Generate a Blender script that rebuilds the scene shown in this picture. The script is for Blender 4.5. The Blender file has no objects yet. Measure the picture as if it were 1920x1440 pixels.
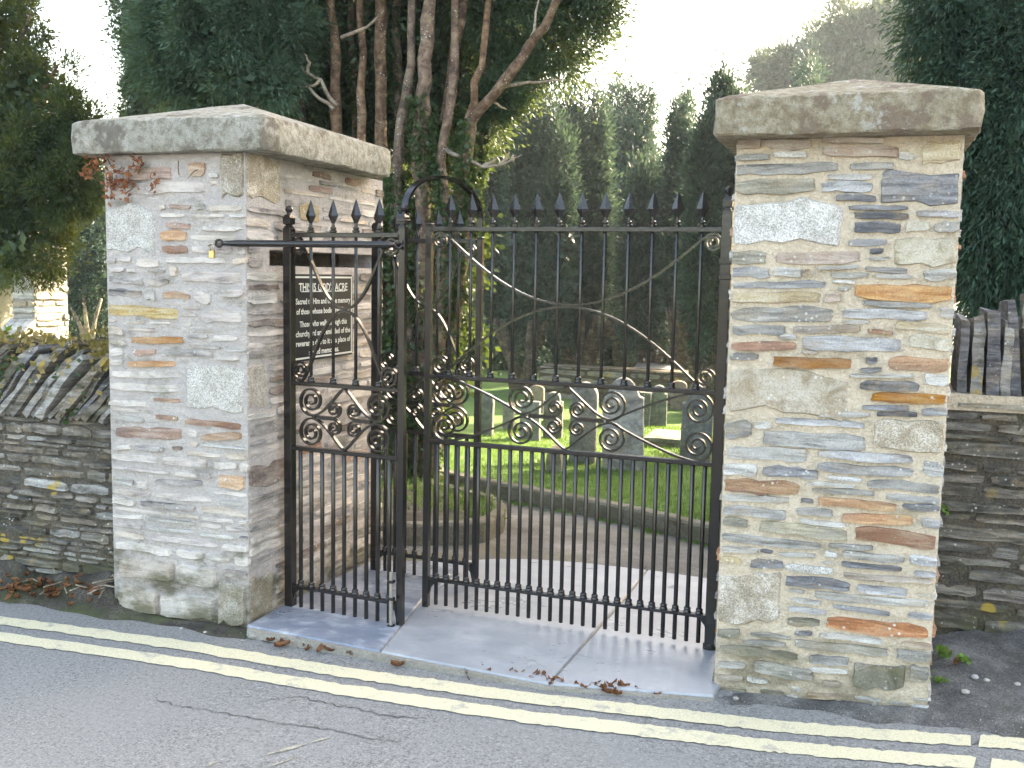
import bpy, bmesh, math, random
import numpy as np
from mathutils import Vector, Matrix
R = math.radians
SC = bpy.context.scene
COL = SC.collection

# ------------------------------------------------------------------ camera
CAM_Z, FPX = 1.55, 1900.0
PITCH, ROLL, YAW = R(6.188), R(1.103), R(18.939)
fw = Vector((-math.sin(YAW)*math.cos(PITCH), math.cos(YAW)*math.cos(PITCH), -math.sin(PITCH)))
rt0 = Vector((math.cos(YAW), math.sin(YAW), 0)); up0 = rt0.cross(fw)
rt = math.cos(ROLL)*rt0 + math.sin(ROLL)*up0
up = -math.sin(ROLL)*rt0 + math.cos(ROLL)*up0
cam = bpy.data.cameras.new('camera'); camo = bpy.data.objects.new('camera', cam); COL.objects.link(camo)
camo.matrix_world = Matrix(((rt.x, up.x, -fw.x, 0), (rt.y, up.y, -fw.y, 0), (rt.z, up.z, -fw.z, CAM_Z), (0, 0, 0, 1)))
cam.sensor_fit = 'HORIZONTAL'; cam.sensor_width = 36; cam.lens = 36*FPX/1920
cam.clip_start = 0.05; cam.clip_end = 1000
SC.camera = camo

# ------------------------------------------------------------------ light
SUN_AZ, SUN_EL = R(33), R(31)            # azimuth clockwise from +Y
w = bpy.data.worlds.new('World'); SC.world = w; w.use_nodes = True
nt = w.node_tree; bg = nt.nodes['Background']
sky = nt.nodes.new('ShaderNodeTexSky'); sky.sky_type = 'NISHITA'; sky.sun_disc = False
sky.sun_elevation = SUN_EL; sky.sun_rotation = SUN_AZ
sky.dust_density = 3.5; sky.air_density = 1.0; sky.ozone_density = 0.6
nt.links.new(sky.outputs[0], bg.inputs[0]); bg.inputs[1].default_value = 0.13
sl = bpy.data.lights.new('sun', 'SUN'); so = bpy.data.objects.new('sun', sl); COL.objects.link(so)
sl.energy = 3.0; sl.angle = R(0.5); sl.color = (1.0, 0.93, 0.82)
sd = Vector((math.sin(SUN_AZ)*math.cos(SUN_EL), math.cos(SUN_AZ)*math.cos(SUN_EL), math.sin(SUN_EL)))
so.rotation_euler = sd.to_track_quat('Z', 'Y').to_euler(); so.location = (4, 6, 9)
vs = SC.view_settings
vs.view_transform = 'Standard'; vs.look = 'None'; vs.gamma = 1.0; vs.exposure = 3.25
vs.use_white_balance = True; vs.white_balance_temperature = 8100; vs.white_balance_tint = 10

# ------------------------------------------------------------------ pixel helpers (photo pixels, 1920 x 1440)
def ray(x, y):
    return (fw*FPX + rt*(x-960) + up*(720-y)).normalized()
O = Vector((0, 0, CAM_Z))
def hy(x, y, Y): d = ray(x, y); return O + d*(Y/d.y)
def hx(x, y, X): d = ray(x, y); return O + d*(X/d.x)
def hz(x, y, z): d = ray(x, y); return O + d*((z-CAM_Z)/d.z)
def sstep(a, b, t): t = max(0, min(1, (t-a)/(b-a))); return t*t*(3-2*t)
def road_z(X, Y):
    f = sstep(1.6, 3.4, Y)
    return f*(0.03*sstep(-2.4, -0.4, X) + 0.05*sstep(-0.3, 0.9, X))
def yard_z(Y):
    return 0.02 if Y < 5.3 else max(-0.40, 0.02-0.06*(Y-5.3))
def hg(x, y, fn, off=0.0):
    z = 0.0
    for _ in range(40):
        p = hz(x, y, z); z = 0.5*z + 0.5*(fn(p.x, p.y)+off)
    return hz(x, y, z)
yz2 = lambda X, Y: yard_z(Y)

# ------------------------------------------------------------------ object helpers
def link(name, me, mat=None, parent=None, loc=None):
    o = bpy.data.objects.new(name, me); COL.objects.link(o)
    if mat is not None and me is not None and not me.materials: me.materials.append(mat)
    if parent is not None: o.parent = parent
    if loc is not None: o.location = loc
    return o
def tag(o, label, cat, group=None):
    o['label'] = label; o['category'] = cat
    if group: o['group'] = group
    return o
def empty(name, loc, label=None, cat=None, group=None):
    o = bpy.data.objects.new(name, None); COL.objects.link(o); o.location = loc; o.empty_display_size = 0.1
    if label: tag(o, label, cat, group)
    return o
def mesh(name, vs_, fs, smooth=False):
    me = bpy.data.meshes.new(name); me.from_pydata([tuple(v) for v in vs_], [], fs); me.update()
    if smooth: me.polygons.foreach_set('use_smooth', [True]*len(me.polygons))
    return me
def np_mesh(name, V, nper, smooth=False):
    """V: (n*nper,3) array, every nper verts one face"""
    n = len(V)//nper
    me = bpy.data.meshes.new(name); me.vertices.add(len(V)); me.vertices.foreach_set('co', V.astype(np.float32).ravel())
    me.loops.add(len(V)); me.loops.foreach_set('vertex_index', np.arange(len(V), dtype=np.int32))
    me.polygons.add(n); me.polygons.foreach_set('loop_start', np.arange(0, len(V), nper, dtype=np.int32))
    me.polygons.foreach_set('loop_total', np.full(n, nper, dtype=np.int32))
    me.update(calc_edges=True)
    return me
class MB:
    def __init__(s): s.v = []; s.f = []
    def add(s, vs_, fs):
        b = len(s.v); s.v += [Vector(v) for v in vs_]; s.f += [tuple(i+b for i in f) for f in fs]
    def box(s, a, b, M=None):
        x0, y0, z0 = a; x1, y1, z1 = b
        P = [Vector((x, y, z)) for z in (z0, z1) for y in (y0, y1) for x in (x0, x1)]
        if M: P = [M @ p for p in P]
        s.add(P, [(0, 2, 3, 1), (4, 5, 7, 6), (0, 1, 5, 4), (2, 6, 7, 3), (0, 4, 6, 2), (1, 3, 7, 5)])
    def lathe(s, prof, n=10, c=(0, 0, 0), sx=1, sy=1, rot=0):
        ring = []
        for r, z in prof:
            ring.append([Vector((c[0]+sx*r*math.cos(rot+2*math.pi*k/n), c[1]+sy*r*math.sin(rot+2*math.pi*k/n), c[2]+z)) for k in range(n)])
        vs_ = [p for q in ring for p in q]; fs = []
        for i in range(len(prof)-1):
            for k in range(n): fs.append((i*n+k, i*n+(k+1) % n, (i+1)*n+(k+1) % n, (i+1)*n+k))
        fs.append(tuple(range(n-1, -1, -1))); fs.append(tuple((len(prof)-1)*n+k for k in range(n)))
        s.add(vs_, fs)
    def tube(s, pts, rad, n=7):
        pts = [Vector(p) for p in pts]; m = len(pts)
        if not hasattr(rad, '__len__'): rad = [rad]*m
        vs_ = []; fs = []; prev = None
        for i in range(m):
            t = (pts[min(i+1, m-1)]-pts[max(i-1, 0)]).normalized()
            a = prev if prev is not None else (Vector((0, 0, 1)) if abs(t.z) < .9 else Vector((1, 0, 0)))
            a = (a - t*a.dot(t)).normalized(); prev = a; b = t.cross(a)
            for k in range(n):
                q = 2*math.pi*k/n; vs_.append(pts[i]+(a*math.cos(q)+b*math.sin(q))*rad[i])
        for i in range(m-1):
            for k in range(n): fs.append((i*n+k, i*n+(k+1) % n, (i+1)*n+(k+1) % n, (i+1)*n+k))
        fs.append(tuple(range(n-1, -1, -1))); fs.append(tuple((m-1)*n+k for k in range(n)))
        s.add(vs_, fs)
    def me(s, name, smooth=False): return mesh(name, s.v, s.f, smooth)
    def build(s, name, mat, parent=None, loc=None, smooth=False): return link(name, s.me(name, smooth), mat, parent, loc)

# ------------------------------------------------------------------ material helpers
class NT:
    def __init__(s, name):
        s.m = bpy.data.materials.new(name); s.m.use_nodes = True; s.t = s.m.node_tree
        s.b = s.t.nodes['Principled BSDF']; s.out = s.t.nodes['Material Output']
    def n(s, typ, **kw):
        k = s.t.nodes.new(typ)
        for a, b in kw.items():
            if a in k.inputs: k.inputs[a].default_value = b
            else: setattr(k, a, b)
        return k
    def l(s, a, b): s.t.links.new(a, b)
    def pos(s, scale=(1, 1, 1), obj=False):
        g = s.n('ShaderNodeTexCoord').outputs['Object'] if obj else s.n('ShaderNodeNewGeometry').outputs['Position']
        mp = s.n('ShaderNodeMapping'); s.l(g, mp.inputs['Vector']); mp.inputs['Scale'].default_value = scale
        return mp.outputs[0]
    def noise(s, vec, scale, detail=4, rough=.6, dist=0):
        k = s.n('ShaderNodeTexNoise', Scale=scale, Detail=detail, Roughness=rough, Distortion=dist); s.l(vec, k.inputs['Vector']); return k.outputs['Fac']
    def ramp(s, fac, stops):
        k = s.n('ShaderNodeValToRGB'); e = k.color_ramp.elements
        while len(e) < len(stops): e.new(.5)
        for el, (p, c) in zip(e, stops):
            el.position = p; el.color = (*c, 1) if hasattr(c, '__len__') else (c, c, c, 1)
        s.l(fac, k.inputs[0]); return k.outputs[0]
    def mix(s, fac, a, b, mode='MIX'):
        k = s.n('ShaderNodeMix', data_type='RGBA', blend_type=mode)
        for v, i in ((fac, 0), (a, 6), (b, 7)):
            if hasattr(v, 'is_linked'): s.l(v, k.inputs[i])
            elif i == 0: k.inputs[0].default_value = v
            else: k.inputs[i].default_value = (*v, 1)
        return k.outputs[2]
    def math(s, op, a, b=0.0, clamp=False):
        k = s.n('ShaderNodeMath', operation=op, use_clamp=clamp)
        for v, i in ((a, 0), (b, 1)):
            if hasattr(v, 'is_linked'): s.l(v, k.inputs[i])
            else: k.inputs[i].default_value = v
        return k.outputs[0]
    def bump(s, h, strength=.5, dist=.01):
        k = s.n('ShaderNodeBump', Strength=strength, Distance=dist); s.l(h, k.inputs['Height']); s.l(k.outputs[0], s.b.inputs['Normal'])
    def rand(s): return s.n('ShaderNodeObjectInfo').outputs['Random']
    def z(s):
        k = s.n('ShaderNodeSeparateXYZ'); s.l(s.n('ShaderNodeNewGeometry').outputs['Position'], k.inputs[0]); return k.outputs[2]
    def color(s, c):
        if hasattr(c, 'is_linked'): s.l(c, s.b.inputs['Base Color'])
        else: s.b.inputs['Base Color'].default_value = (*c, 1)

def flat(name, c, rough=.6, metal=0, var=0.0):
    m = NT(name)
    if var:
        f = m.noise(m.pos(), 40, 5); m.color(m.ramp(f, [(.3, [x*(1-var) for x in c]), (.7, [x*(1+var) for x in c])]))
        m.bump(f, .25, .004)
    else: m.color(c)
    m.b.inputs['Roughness'].default_value = rough; m.b.inputs['Metallic'].default_value = metal
    return m.m

def stone_mat(name, c1, c2, c3, lime=.0, moss=0.35, speck=.0, strat=True, rough=.85, bump=.9, limec=(.62, .58, .53), stain=.4, ochre=0):
    """c1 dark, c2 mid, c3 pale; stratified grain; lime = smear of old mortar; moss low down"""
    m = NT(name)
    v = m.pos((5, 5, 42) if strat else (14, 14, 14))
    n1 = m.noise(v, 1.0, 8, .65, .6)
    n2 = m.noise(m.pos(), 9, 4, .6)
    n3 = m.noise(m.pos(), 160, 3, .7)
    c = m.ramp(n1, [(.35, c1), (.49, c2), (.63, c3)])
    # stone to stone variation
    r = m.rand()
    k = m.n('ShaderNodeHueSaturation'); m.l(c, k.inputs['Color'])
    m.l(m.math('ADD', m.math('MULTIPLY', r, .5), .75), k.inputs['Value'])
    m.l(m.math('ADD', m.math('MULTIPLY', m.math('FRACT', m.math('MULTIPLY', r, 7.3)), .5), .75), k.inputs['Saturation'])
    c = k.outputs[0]
    if stain:
        c = m.mix(m.ramp(m.noise(m.pos((1, 1, 2.2)), 7.5, 5, .7, .4), [(.5, 0.), (.66, stain)]), c, (.40, .295, .18))
        c = m.mix(m.ramp(m.noise(m.pos((1, 1, 3)), 13, 5, .7, .3), [(.32, stain*1.2), (.45, 0.)]), c, c1)
    g = m.ramp(n3, [(.3, .62), (.5, 1.), (.72, 1.3)]); c = m.mix(.8, c, g, 'MULTIPLY')
    if speck:
        vo = m.n('ShaderNodeTexVoronoi', Scale=260.0); m.l(m.pos(), vo.inputs['Vector'])
        c = m.mix(m.ramp(vo.outputs['Color'], [(.52, 0.), (.62, speck)]), c, (.11, .10, .09))
        c = m.mix(m.ramp(n3, [(.55, 0.), (.68, speck)]), c, (.70, .68, .64))
    if lime:
        f = m.ramp(m.noise(m.pos((7, 7, 16)), 1.0, 6, .7), [(.5-lime*.28, 0.), (.62, min(1, lime*1.15))])
        c = m.mix(f, c, limec)
    # pale crustose lichen dots
    vo = m.n('ShaderNodeTexVoronoi', Scale=46.0); m.l(m.pos(), vo.inputs['Vector'])
    f = m.math('MULTIPLY', m.ramp(vo.outputs['Distance'], [(.16, 1.), (.27, 0.)]), m.ramp(n2, [(.52, 0.), (.62, .8)]))
    c = m.mix(f, c, (.66, .66, .62))
    if moss:
        zf = m.math('SUBTRACT', .62, m.math('MULTIPLY', m.z(), 1.5), True)
        f = m.math('MULTIPLY', m.ramp(m.math('ADD', m.noise(m.pos((3, 3, 6)), 1.4, 6, .7), m.math('MULTIPLY', zf, .35)), [(.55, 0.), (.75, 1.)]), moss)
        c = m.mix(f, c, (.085, .085, .028))
    if ochre:
        vo = m.n('ShaderNodeTexVoronoi', Scale=13.0); m.l(m.pos(), vo.inputs['Vector'])
        f = m.math('MULTIPLY', m.ramp(vo.outputs['Distance'], [(.30, 1.), (.42, 0.)]), m.ramp(m.noise(m.pos(), 2.6, 3, .5), [(.56, 0.), (.62, ochre)]))
        c = m.mix(f, c, (.42, .29, .05))
        c = m.mix(m.ramp(m.noise(m.pos(), 6.5, 6, .7), [(.55, 0.), (.68, .85)]), c, (.045, .042, .022))
    m.color(c); m.b.inputs['Roughness'].default_value = rough
    h = m.math('ADD', m.math('MULTIPLY', n1, 1.0), m.math('MULTIPLY', n3, .35))
    m.bump(h, bump, .014)
    return m.m

def mortar_mat(name, c1, c2, dirt=(.30, .235, .16), dirtamt=.4, smear=None, moss=.6):
    m = NT(name)
    n1 = m.noise(m.pos(), 7, 6, .65); n2 = m.noise(m.pos(), 110, 4, .7); n3 = m.noise(m.pos((4, 4, 18)), 1.6, 6, .65, .8)
    c = m.mix(m.ramp(n2, [(.36, 0.), (.64, 1.)]), c1, c2)
    c = m.mix(m.ramp(m.noise(m.pos(), 24, 5, .7), [(.38, .25), (.5, 0.)]), c, dirt)
    if smear: c = m.mix(m.ramp(n3, [(.42, 0.), (.6, .85)]), c, smear)
    c = m.mix(m.ramp(n1, [(.5, 0.), (.75, dirtamt)]), c, dirt)
    zf = m.math('SUBTRACT', .62, m.math('MULTIPLY', m.z(), 1.5), True)
    f = m.math('MULTIPLY', m.ramp(m.math('ADD', m.noise(m.pos((3, 3, 6)), 1.4, 6, .7), m.math('MULTIPLY', zf, .35)), [(.55, 0.), (.75, 1.)]), moss)
    c = m.mix(f, c, (.095, .085, .035))
    m.color(c); m.b.inputs['Roughness'].default_value = .95
    m.bump(m.math('ADD', n2, m.math('MULTIPLY', m.noise(m.pos(), 30, 5, .7), 2.5)), .9, .012)
    return m.m

def leaf_mat(name, c1, c2, trans=(.25, .33, .05), tf=.3, rough=.55, var=6.0):
    m = NT(name)
    n = m.noise(m.pos(), var, 4, .6)
    c = m.ramp(n, [(.4, c1), (.6, c2)])
    m.color(c); m.b.inputs['Roughness'].default_value = rough; m.b.inputs['Specular IOR Level'].default_value = .35
    t = m.n('ShaderNodeBsdfTranslucent'); t.inputs[0].default_value = (*trans, 1)
    mx = m.n('ShaderNodeMixShader'); mx.inputs[0].default_value = tf
    m.l(m.b.outputs[0], mx.inputs[1]); m.l(t.outputs[0], mx.inputs[2]); m.l(mx.outputs[0], m.out.inputs[0])
    return m.m

S = {}
# right pillar: fresh pointing
S['g'] = stone_mat('slate_grey', (.13, .125, .115), (.27, .26, .24), (.46, .44, .40), lime=.25)
S['v'] = stone_mat('slate_olive', (.13, .12, .09), (.25, .23, .18), (.40, .37, .29), lime=.2)
S['b'] = stone_mat('slate_blue', (.17, .168, .172), (.33, .325, .328), (.53, .522, .515), lime=.2)
S['d'] = stone_mat('slate_dark', (.07, .072, .08), (.15, .15, .16), (.28, .28, .29), lime=.12)
S['p'] = stone_mat('slate_pale', (.24, .225, .20), (.44, .42, .385), (.62, .60, .56), lime=.3)
S['t'] = stone_mat('stone_tan', (.22, .16, .12), (.36, .28, .21), (.48, .40, .32), lime=.3)
S['k'] = stone_mat('stone_pink_tan', (.26, .17, .12), (.40, .28, .21), (.52, .42, .34), lime=.3)
S['o'] = stone_mat('stone_orange', (.20, .085, .03), (.38, .17, .055), (.50, .29, .12), lime=.06, bump=.4)
S['r'] = stone_mat('stone_rust', (.17, .075, .04), (.31, .14, .07), (.44, .25, .15), lime=.08, bump=.4)
S['y'] = stone_mat('stone_ochre', (.27, .19, .09), (.43, .32, .16), (.52, .45, .31), lime=.15)
S['w'] = stone_mat('granite_white', (.48, .45, .40), (.60, .575, .53), (.70, .68, .64), speck=.45, strat=False, moss=.2, stain=.12)
S['c'] = stone_mat('stone_cream', (.33, .28, .19), (.47, .42, .32), (.58, .53, .43), strat=False, lime=.2)
S['q'] = stone_mat('quartz_cream', (.36, .29, .19), (.56, .48, .37), (.70, .64, .54), strat=False, bump=1.0)
S['n'] = stone_mat('granite_tan', (.30, .25, .18), (.42, .36, .28), (.60, .55, .47), speck=.45, strat=False, moss=.5)
S['m'] = stone_mat('stone_mossy', (.13, .12, .08), (.23, .21, .15), (.36, .33, .26), strat=False, moss=.6)
# left pillar: lime-smeared and lilac-grey
LW = (.70, .635, .57)
S['lg'] = stone_mat('old_slate_grey', (.17, .15, .14), (.36, .33, .31), (.54, .51, .48), lime=.95, limec=LW, moss=.8)
S['ll'] = stone_mat('old_slate_lilac', (.15, .12, .125), (.30, .25, .245), (.50, .455, .44), lime=.7, limec=LW, moss=.8)
S['ld'] = stone_mat('old_slate_dark', (.09, .085, .085), (.20, .185, .18), (.36, .34, .33), lime=.45, limec=LW, moss=.8)
S['lt'] = stone_mat('old_stone_tan', (.28, .21, .15), (.42, .34, .26), (.55, .47, .39), lime=.6, limec=LW, moss=.8)
S['lo'] = stone_mat('old_stone_orange', (.26, .12, .05), (.42, .23, .11), (.52, .37, .24), lime=.12, limec=LW, bump=.4)
S['lr'] = stone_mat('old_stone_rust', (.15, .08, .06), (.26, .145, .10), (.38, .26, .20), lime=.15, limec=LW, bump=.4)
S['lb'] = stone_mat('old_stone_brown', (.09, .07, .06), (.17, .13, .11), (.28, .23, .20), lime=.2, limec=LW, moss=.4)
# dark boundary walls
S['wa'] = stone_mat('wall_slate', (.04, .036, .03), (.12, .11, .092), (.27, .25, .215), lime=.2, moss=.55, limec=(.36, .34, .30), ochre=.9)
S['wb'] = stone_mat('wall_slate_brown', (.06, .045, .032), (.15, .125, .10), (.27, .24, .20), lime=.15, moss=.6, limec=(.36, .34, .30), ochre=.9)
S['wc'] = stone_mat('wall_slate_pale', (.14, .13, .115), (.26, .25, .23), (.42, .41, .38), lime=.2, moss=.4, ochre=.9)
S['we'] = stone_mat('wall_slate_black', (.022, .02, .016), (.06, .055, .042), (.15, .14, .115), lime=.15, moss=.8, limec=(.30, .28, .25))
S['wu'] = stone_mat('coping_slate_blue', (.05, .05, .055), (.11, .11, .12), (.22, .22, .225), lime=.1, moss=.35)
M_mortar = mortar_mat('mortar_cream', (.64, .52, .375), (.78, .67, .53), dirtamt=.12)
M_lime = mortar_mat('mortar_old_lime', (.50, .455, .415), (.66, .61, .57), dirt=(.36, .29, .22), dirtamt=.35, smear=(.50, .46, .44), moss=.85)
M_wallbed = mortar_mat('wall_bedding_dark', (.05, .043, .034), (.13, .115, .09), dirtamt=.4)

def cap_mat(name, c1, c2, c3, stain):
    m = NT(name)
    n1 = m.noise(m.pos(), 28, 6, .7); n2 = m.noise(m.pos(), 5.5, 5, .65); n3 = m.noise(m.pos(), 200, 3, .7)
    c = m.ramp(n1, [(.38, c1), (.5, c2), (.62, c3)])
    c = m.mix(m.ramp(n2, [(.54, 0.), (.60, .8)]), c, stain)
    c = m.mix(m.ramp(m.noise(m.pos((1, 1, 1)), 13, 4, .6), [(.6, 0.), (.66, .8)]), c, (.60, .58, .52))
    c = m.mix(m.ramp(n3, [(.35, .4), (.55, 0.)]), c, (.13, .12, .09))
    m.color(c); m.b.inputs['Roughness'].default_value = .9
    m.bump(m.math('ADD', n1, m.math('MULTIPLY', n3, .6)), 1.0, .02)
    return m.m
M_capL = cap_mat('cap_granite_grey', (.27, .25, .19), (.42, .40, .33), (.53, .51, .45), (.17, .145, .11))
M_capR = cap_mat('cap_granite_ochre', (.27, .215, .135), (.40, .335, .225), (.52, .46, .35), (.24, .17, .12))

def iron_mat():
    m = NT('black_gloss_paint'); n = m.noise(m.pos(), 70, 5, .7)
    m.color(m.ramp(n, [(.4, (.006, .006, .007)), (.68, (.02, .015, .011))]))
    m.b.inputs['Roughness'].default_value = .15; m.b.inputs['Specular IOR Level'].default_value = .6
    m.bump(n, .22, .004); return m.m
M_iron = iron_mat()
M_steel = flat('bare_steel', (.42, .38, .32), .42, .8, .2)
M_brass = flat('brass', (.62, .45, .2), .35, .9)

def asphalt():
    m = NT('asphalt')
    n1 = m.noise(m.pos(), 190, 3, .75); n2 = m.noise(m.pos(), 1.5, 6, .65); n3 = m.noise(m.pos(), 55, 4, .7)
    gr_ = m.math('ADD', m.math('MULTIPLY', m.noise(m.pos(), 120, 2, .8), .6), m.math('MULTIPLY', n3, .4))
    c = m.ramp(gr_, [(.36, (.075, .075, .078)), (.48, (.23, .225, .212)), (.58, (.30, .294, .278)), (.68, (.50, .49, .47))])
    c = m.mix(m.ramp(n2, [(.35, .5), (.55, 0.)]), c, (.27, .265, .255))
    c = m.mix(m.ramp(n2, [(.56, 0.), (.75, .3)]), c, (.15, .145, .14))
    # thin cracks along the lane
    cr = m.n('ShaderNodeTexVoronoi', Scale=.75, feature='DISTANCE_TO_EDGE')
    dv = m.n('ShaderNodeVectorMath', operation='ADD'); ns = m.n('ShaderNodeTexNoise', Scale=7.0, Detail=5.0)
    m.l(m.pos((.5, 1.6, 1)), ns.inputs['Vector'])
    sc = m.n('ShaderNodeVectorMath', operation='SCALE'); sc.inputs['Scale'].default_value = .22
    m.l(ns.outputs['Color'], sc.inputs[0]); m.l(m.pos((.5, 1.6, 1)), dv.inputs[0]); m.l(sc.outputs[0], dv.inputs[1]); m.l(dv.outputs[0], cr.inputs['Vector'])
    crk = m.math('MULTIPLY', m.ramp(cr.outputs['Distance'], [(.002, 1.), (.006, 0.)]), m.ramp(m.noise(m.pos(), 2.3, 3), [(.95, 0.), (.99, .1)]))
    c = m.mix(crk, c, (.06, .055, .045))
    m.color(c); m.b.inputs['Roughness'].default_value = .82
    m.bump(m.math('SUBTRACT', m.math('ADD', n1, n3), crk), .75, .007); return m.m
M_asphalt = asphalt()

def paint():
    m = NT('yellow_road_paint')
    n1 = m.noise(m.pos(), 170, 3, .75); n2 = m.noise(m.pos(), 9, 6, .7)
    c = m.ramp(n1, [(.38, (.54, .48, .31)), (.6, (.72, .655, .455))])
    c = m.mix(m.ramp(n2, [(.34, .8), (.44, 0.)]), c, (.33, .315, .28))
    m.color(c); m.b.inputs['Roughness'].default_value = .75; m.bump(n1, .5, .004); return m.m
M_paint = paint()

def slab_mat(name, c1, c2, c3, sc):
    m = NT(name)
    n1 = m.noise(m.pos((1, 1.4, 1)), sc, 8, .72, .25); n2 = m.noise(m.pos(), 90, 4, .7); n3 = m.noise(m.pos(), 2.2, 4, .6)
    c = m.ramp(n1, [(.3, c1), (.5, c2), (.68, c3)])
    c = m.mix(m.ramp(n2, [(.62, 0.), (.75, .35)]), c, (.09, .09, .09))
    m.color(c)
    m.l(m.ramp(m.math('ADD', m.math('MULTIPLY', n1, .6), m.math('MULTIPLY', n3, .4)), [(.38, .24), (.62, .5)]), m.b.inputs['Roughness'])
    m.bump(m.math('ADD', n1, m.math('MULTIPLY', n2, .3)), .25, .006); return m.m
M_slab1 = slab_mat('slab_slate_blue', (.14, .165, .21), (.21, .24, .29), (.46, .48, .51), 9)
M_slab2 = slab_mat('slab_slate_grey', (.25, .265, .285), (.31, .325, .345), (.41, .42, .43), 5)
M_joint = mortar_mat('slab_joint', (.36, .33, .28), (.48, .45, .40), dirtamt=.3, moss=.2)

def ground_mat(name, stops, sc, fine, rough=.95, bump=.8, patch=None):
    m = NT(name)
    n1 = m.noise(m.pos(), sc, 6, .65); n2 = m.noise(m.pos(), fine, 4, .75)
    c = m.ramp(m.math('ADD', m.math('MULTIPLY', n1, .55), m.math('MULTIPLY', n2, .45)), stops)
    if patch:
        c = m.mix(m.ramp(m.noise(m.pos(), patch[1], 5, .65), [(.48, 0.), (.62, patch[2])]), c, patch[0])
    m.color(c); m.b.inputs['Roughness'].default_value = rough; m.bump(n2, bump, .012); return m.m
M_scuff = ground_mat('worn_paint', [(.38, (.2, .195, .18)), (.5, (.34, .32, .26)), (.62, (.56, .52, .40))], 20, 120)
M_path = ground_mat('gravel_path', [(.38, (.085, .078, .066)), (.5, (.18, .167, .145)), (.62, (.34, .32, .28))], 2.5, 110, patch=((.14, .125, .05), 1.3, .55))
M_soil = ground_mat('dark_soil', [(.38, (.018, .014, .01)), (.5, (.055, .046, .036)), (.62, (.16, .14, .11))], 6, 90, patch=((.075, .095, .025), 3.2, .7))
M_grit = ground_mat('grit', [(.38, (.045, .043, .04)), (.5, (.13, .125, .118)), (.62, (.32, .305, .28))], 5, 140, patch=((.055, .05, .035), 4, .6))
M_lawn = ground_mat('turf', [(.3, (.035, .075, .014)), (.5, (.075, .155, .026)), (.7, (.12, .23, .045))], 2.5, 80)
M_far = ground_mat('leafy_earth', [(.3, (.012, .011, .008)), (.5, (.03, .028, .018)), (.7, (.06, .055, .035))], 1, 20)
M_kerb = mortar_mat('kerb_stone', (.17, .155, .12), (.30, .28, .23), dirt=(.08, .07, .03), dirtamt=.9)
M_bark = stone_mat('bark', (.05, .03, .02), (.14, .085, .056), (.27, .19, .135), strat=False, moss=.3, bump=1.0)
M_barkd = stone_mat('bark_dark', (.02, .014, .010), (.05, .036, .026), (.10, .075, .055), strat=False, moss=.3, bump=1.0)
M_barkp = stone_mat('bark_pale', (.14, .10, .07), (.28, .22, .16), (.42, .36, .28), strat=False, moss=.2, bump=.8)
L_yew = leaf_mat('yew_needles', (.022, .048, .024), (.05, .095, .05), (.16, .22, .05), .22)
L_yewb = leaf_mat('yew_needles_bluish', (.04, .085, .055), (.08, .15, .105), (.16, .24, .08), .25)
L_row = leaf_mat('irish_yew_needles', (.022, .052, .042), (.052, .10, .083), (.14, .23, .12), .15)
L_left = leaf_mat('dark_yew_needles', (.018, .04, .018), (.04, .08, .035), (.36, .38, .06), .25)
L_con = leaf_mat('conifer_sprays', (.02, .05, .03), (.05, .105, .07), (.14, .2, .06), .2)
L_far = leaf_mat('far_foliage', (.05, .08, .06), (.09, .13, .09), (.2, .24, .12), .25)
L_ivy = leaf_mat('ivy_leaves', (.014, .036, .012), (.035, .075, .024), (.2, .28, .05), .18, .4, 20)
L_ivyp = leaf_mat('yellow_ivy_leaves', (.10, .10, .03), (.42, .29, .13), (.5, .42, .1), .3, .5, 24)  # yellow-pink leaf colour, paler than the ivy on the stems
L_grass = leaf_mat('grass_blades', (.035, .075, .012), (.09, .175, .03), (.2, .34, .05), .28, .5, 9)
L_weed = leaf_mat('weed_leaves', (.08, .17, .02), (.14, .27, .045), (.3, .45, .06), .3, .5, 30)
L_dry = leaf_mat('dry_leaves', (.09, .032, .014), (.24, .115, .05), (.4, .18, .06), .15, .7, 22)
L_red = leaf_mat('withered_vine_leaves', (.14, .04, .02), (.34, .15, .07), (.5, .2, .08), .2, .7, 26)

# =================================================================== GROUND
def grid(x0, x1, nx, y0, y1, ny, zf):
    vs_ = [(x0+(x1-x0)*i/nx, y0+(y1-y0)*j/ny, 0) for j in range(ny+1) for i in range(nx+1)]
    vs_ = [(x, y, zf(x, y)) for x, y, _ in vs_]
    fs = [(j*(nx+1)+i, j*(nx+1)+i+1, (j+1)*(nx+1)+i+1, (j+1)*(nx+1)+i) for j in range(ny) for i in range(nx)]
    return vs_, fs
def struct(name, me, mat, parent=None):
    o = link(name, me, mat, parent)
    if parent is None: o['kind'] = 'structure'
    return o
struct('ground', mesh('ground', *grid(-250, 250, 4, 60, 400, 4, lambda x, y: -.62)), M_far)
struct('road', mesh('road', *grid(-24, 16, 160, -10, 3.9, 60, lambda x, y: road_z(x, y)), True), M_asphalt)
ROAD = bpy.data.objects['road']
struct('churchyard_ground', mesh('churchyard_ground', *grid(-60, 60, 20, 3.95, 61, 40, lambda x, y: yard_z(y)-.05)), M_far)

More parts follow.
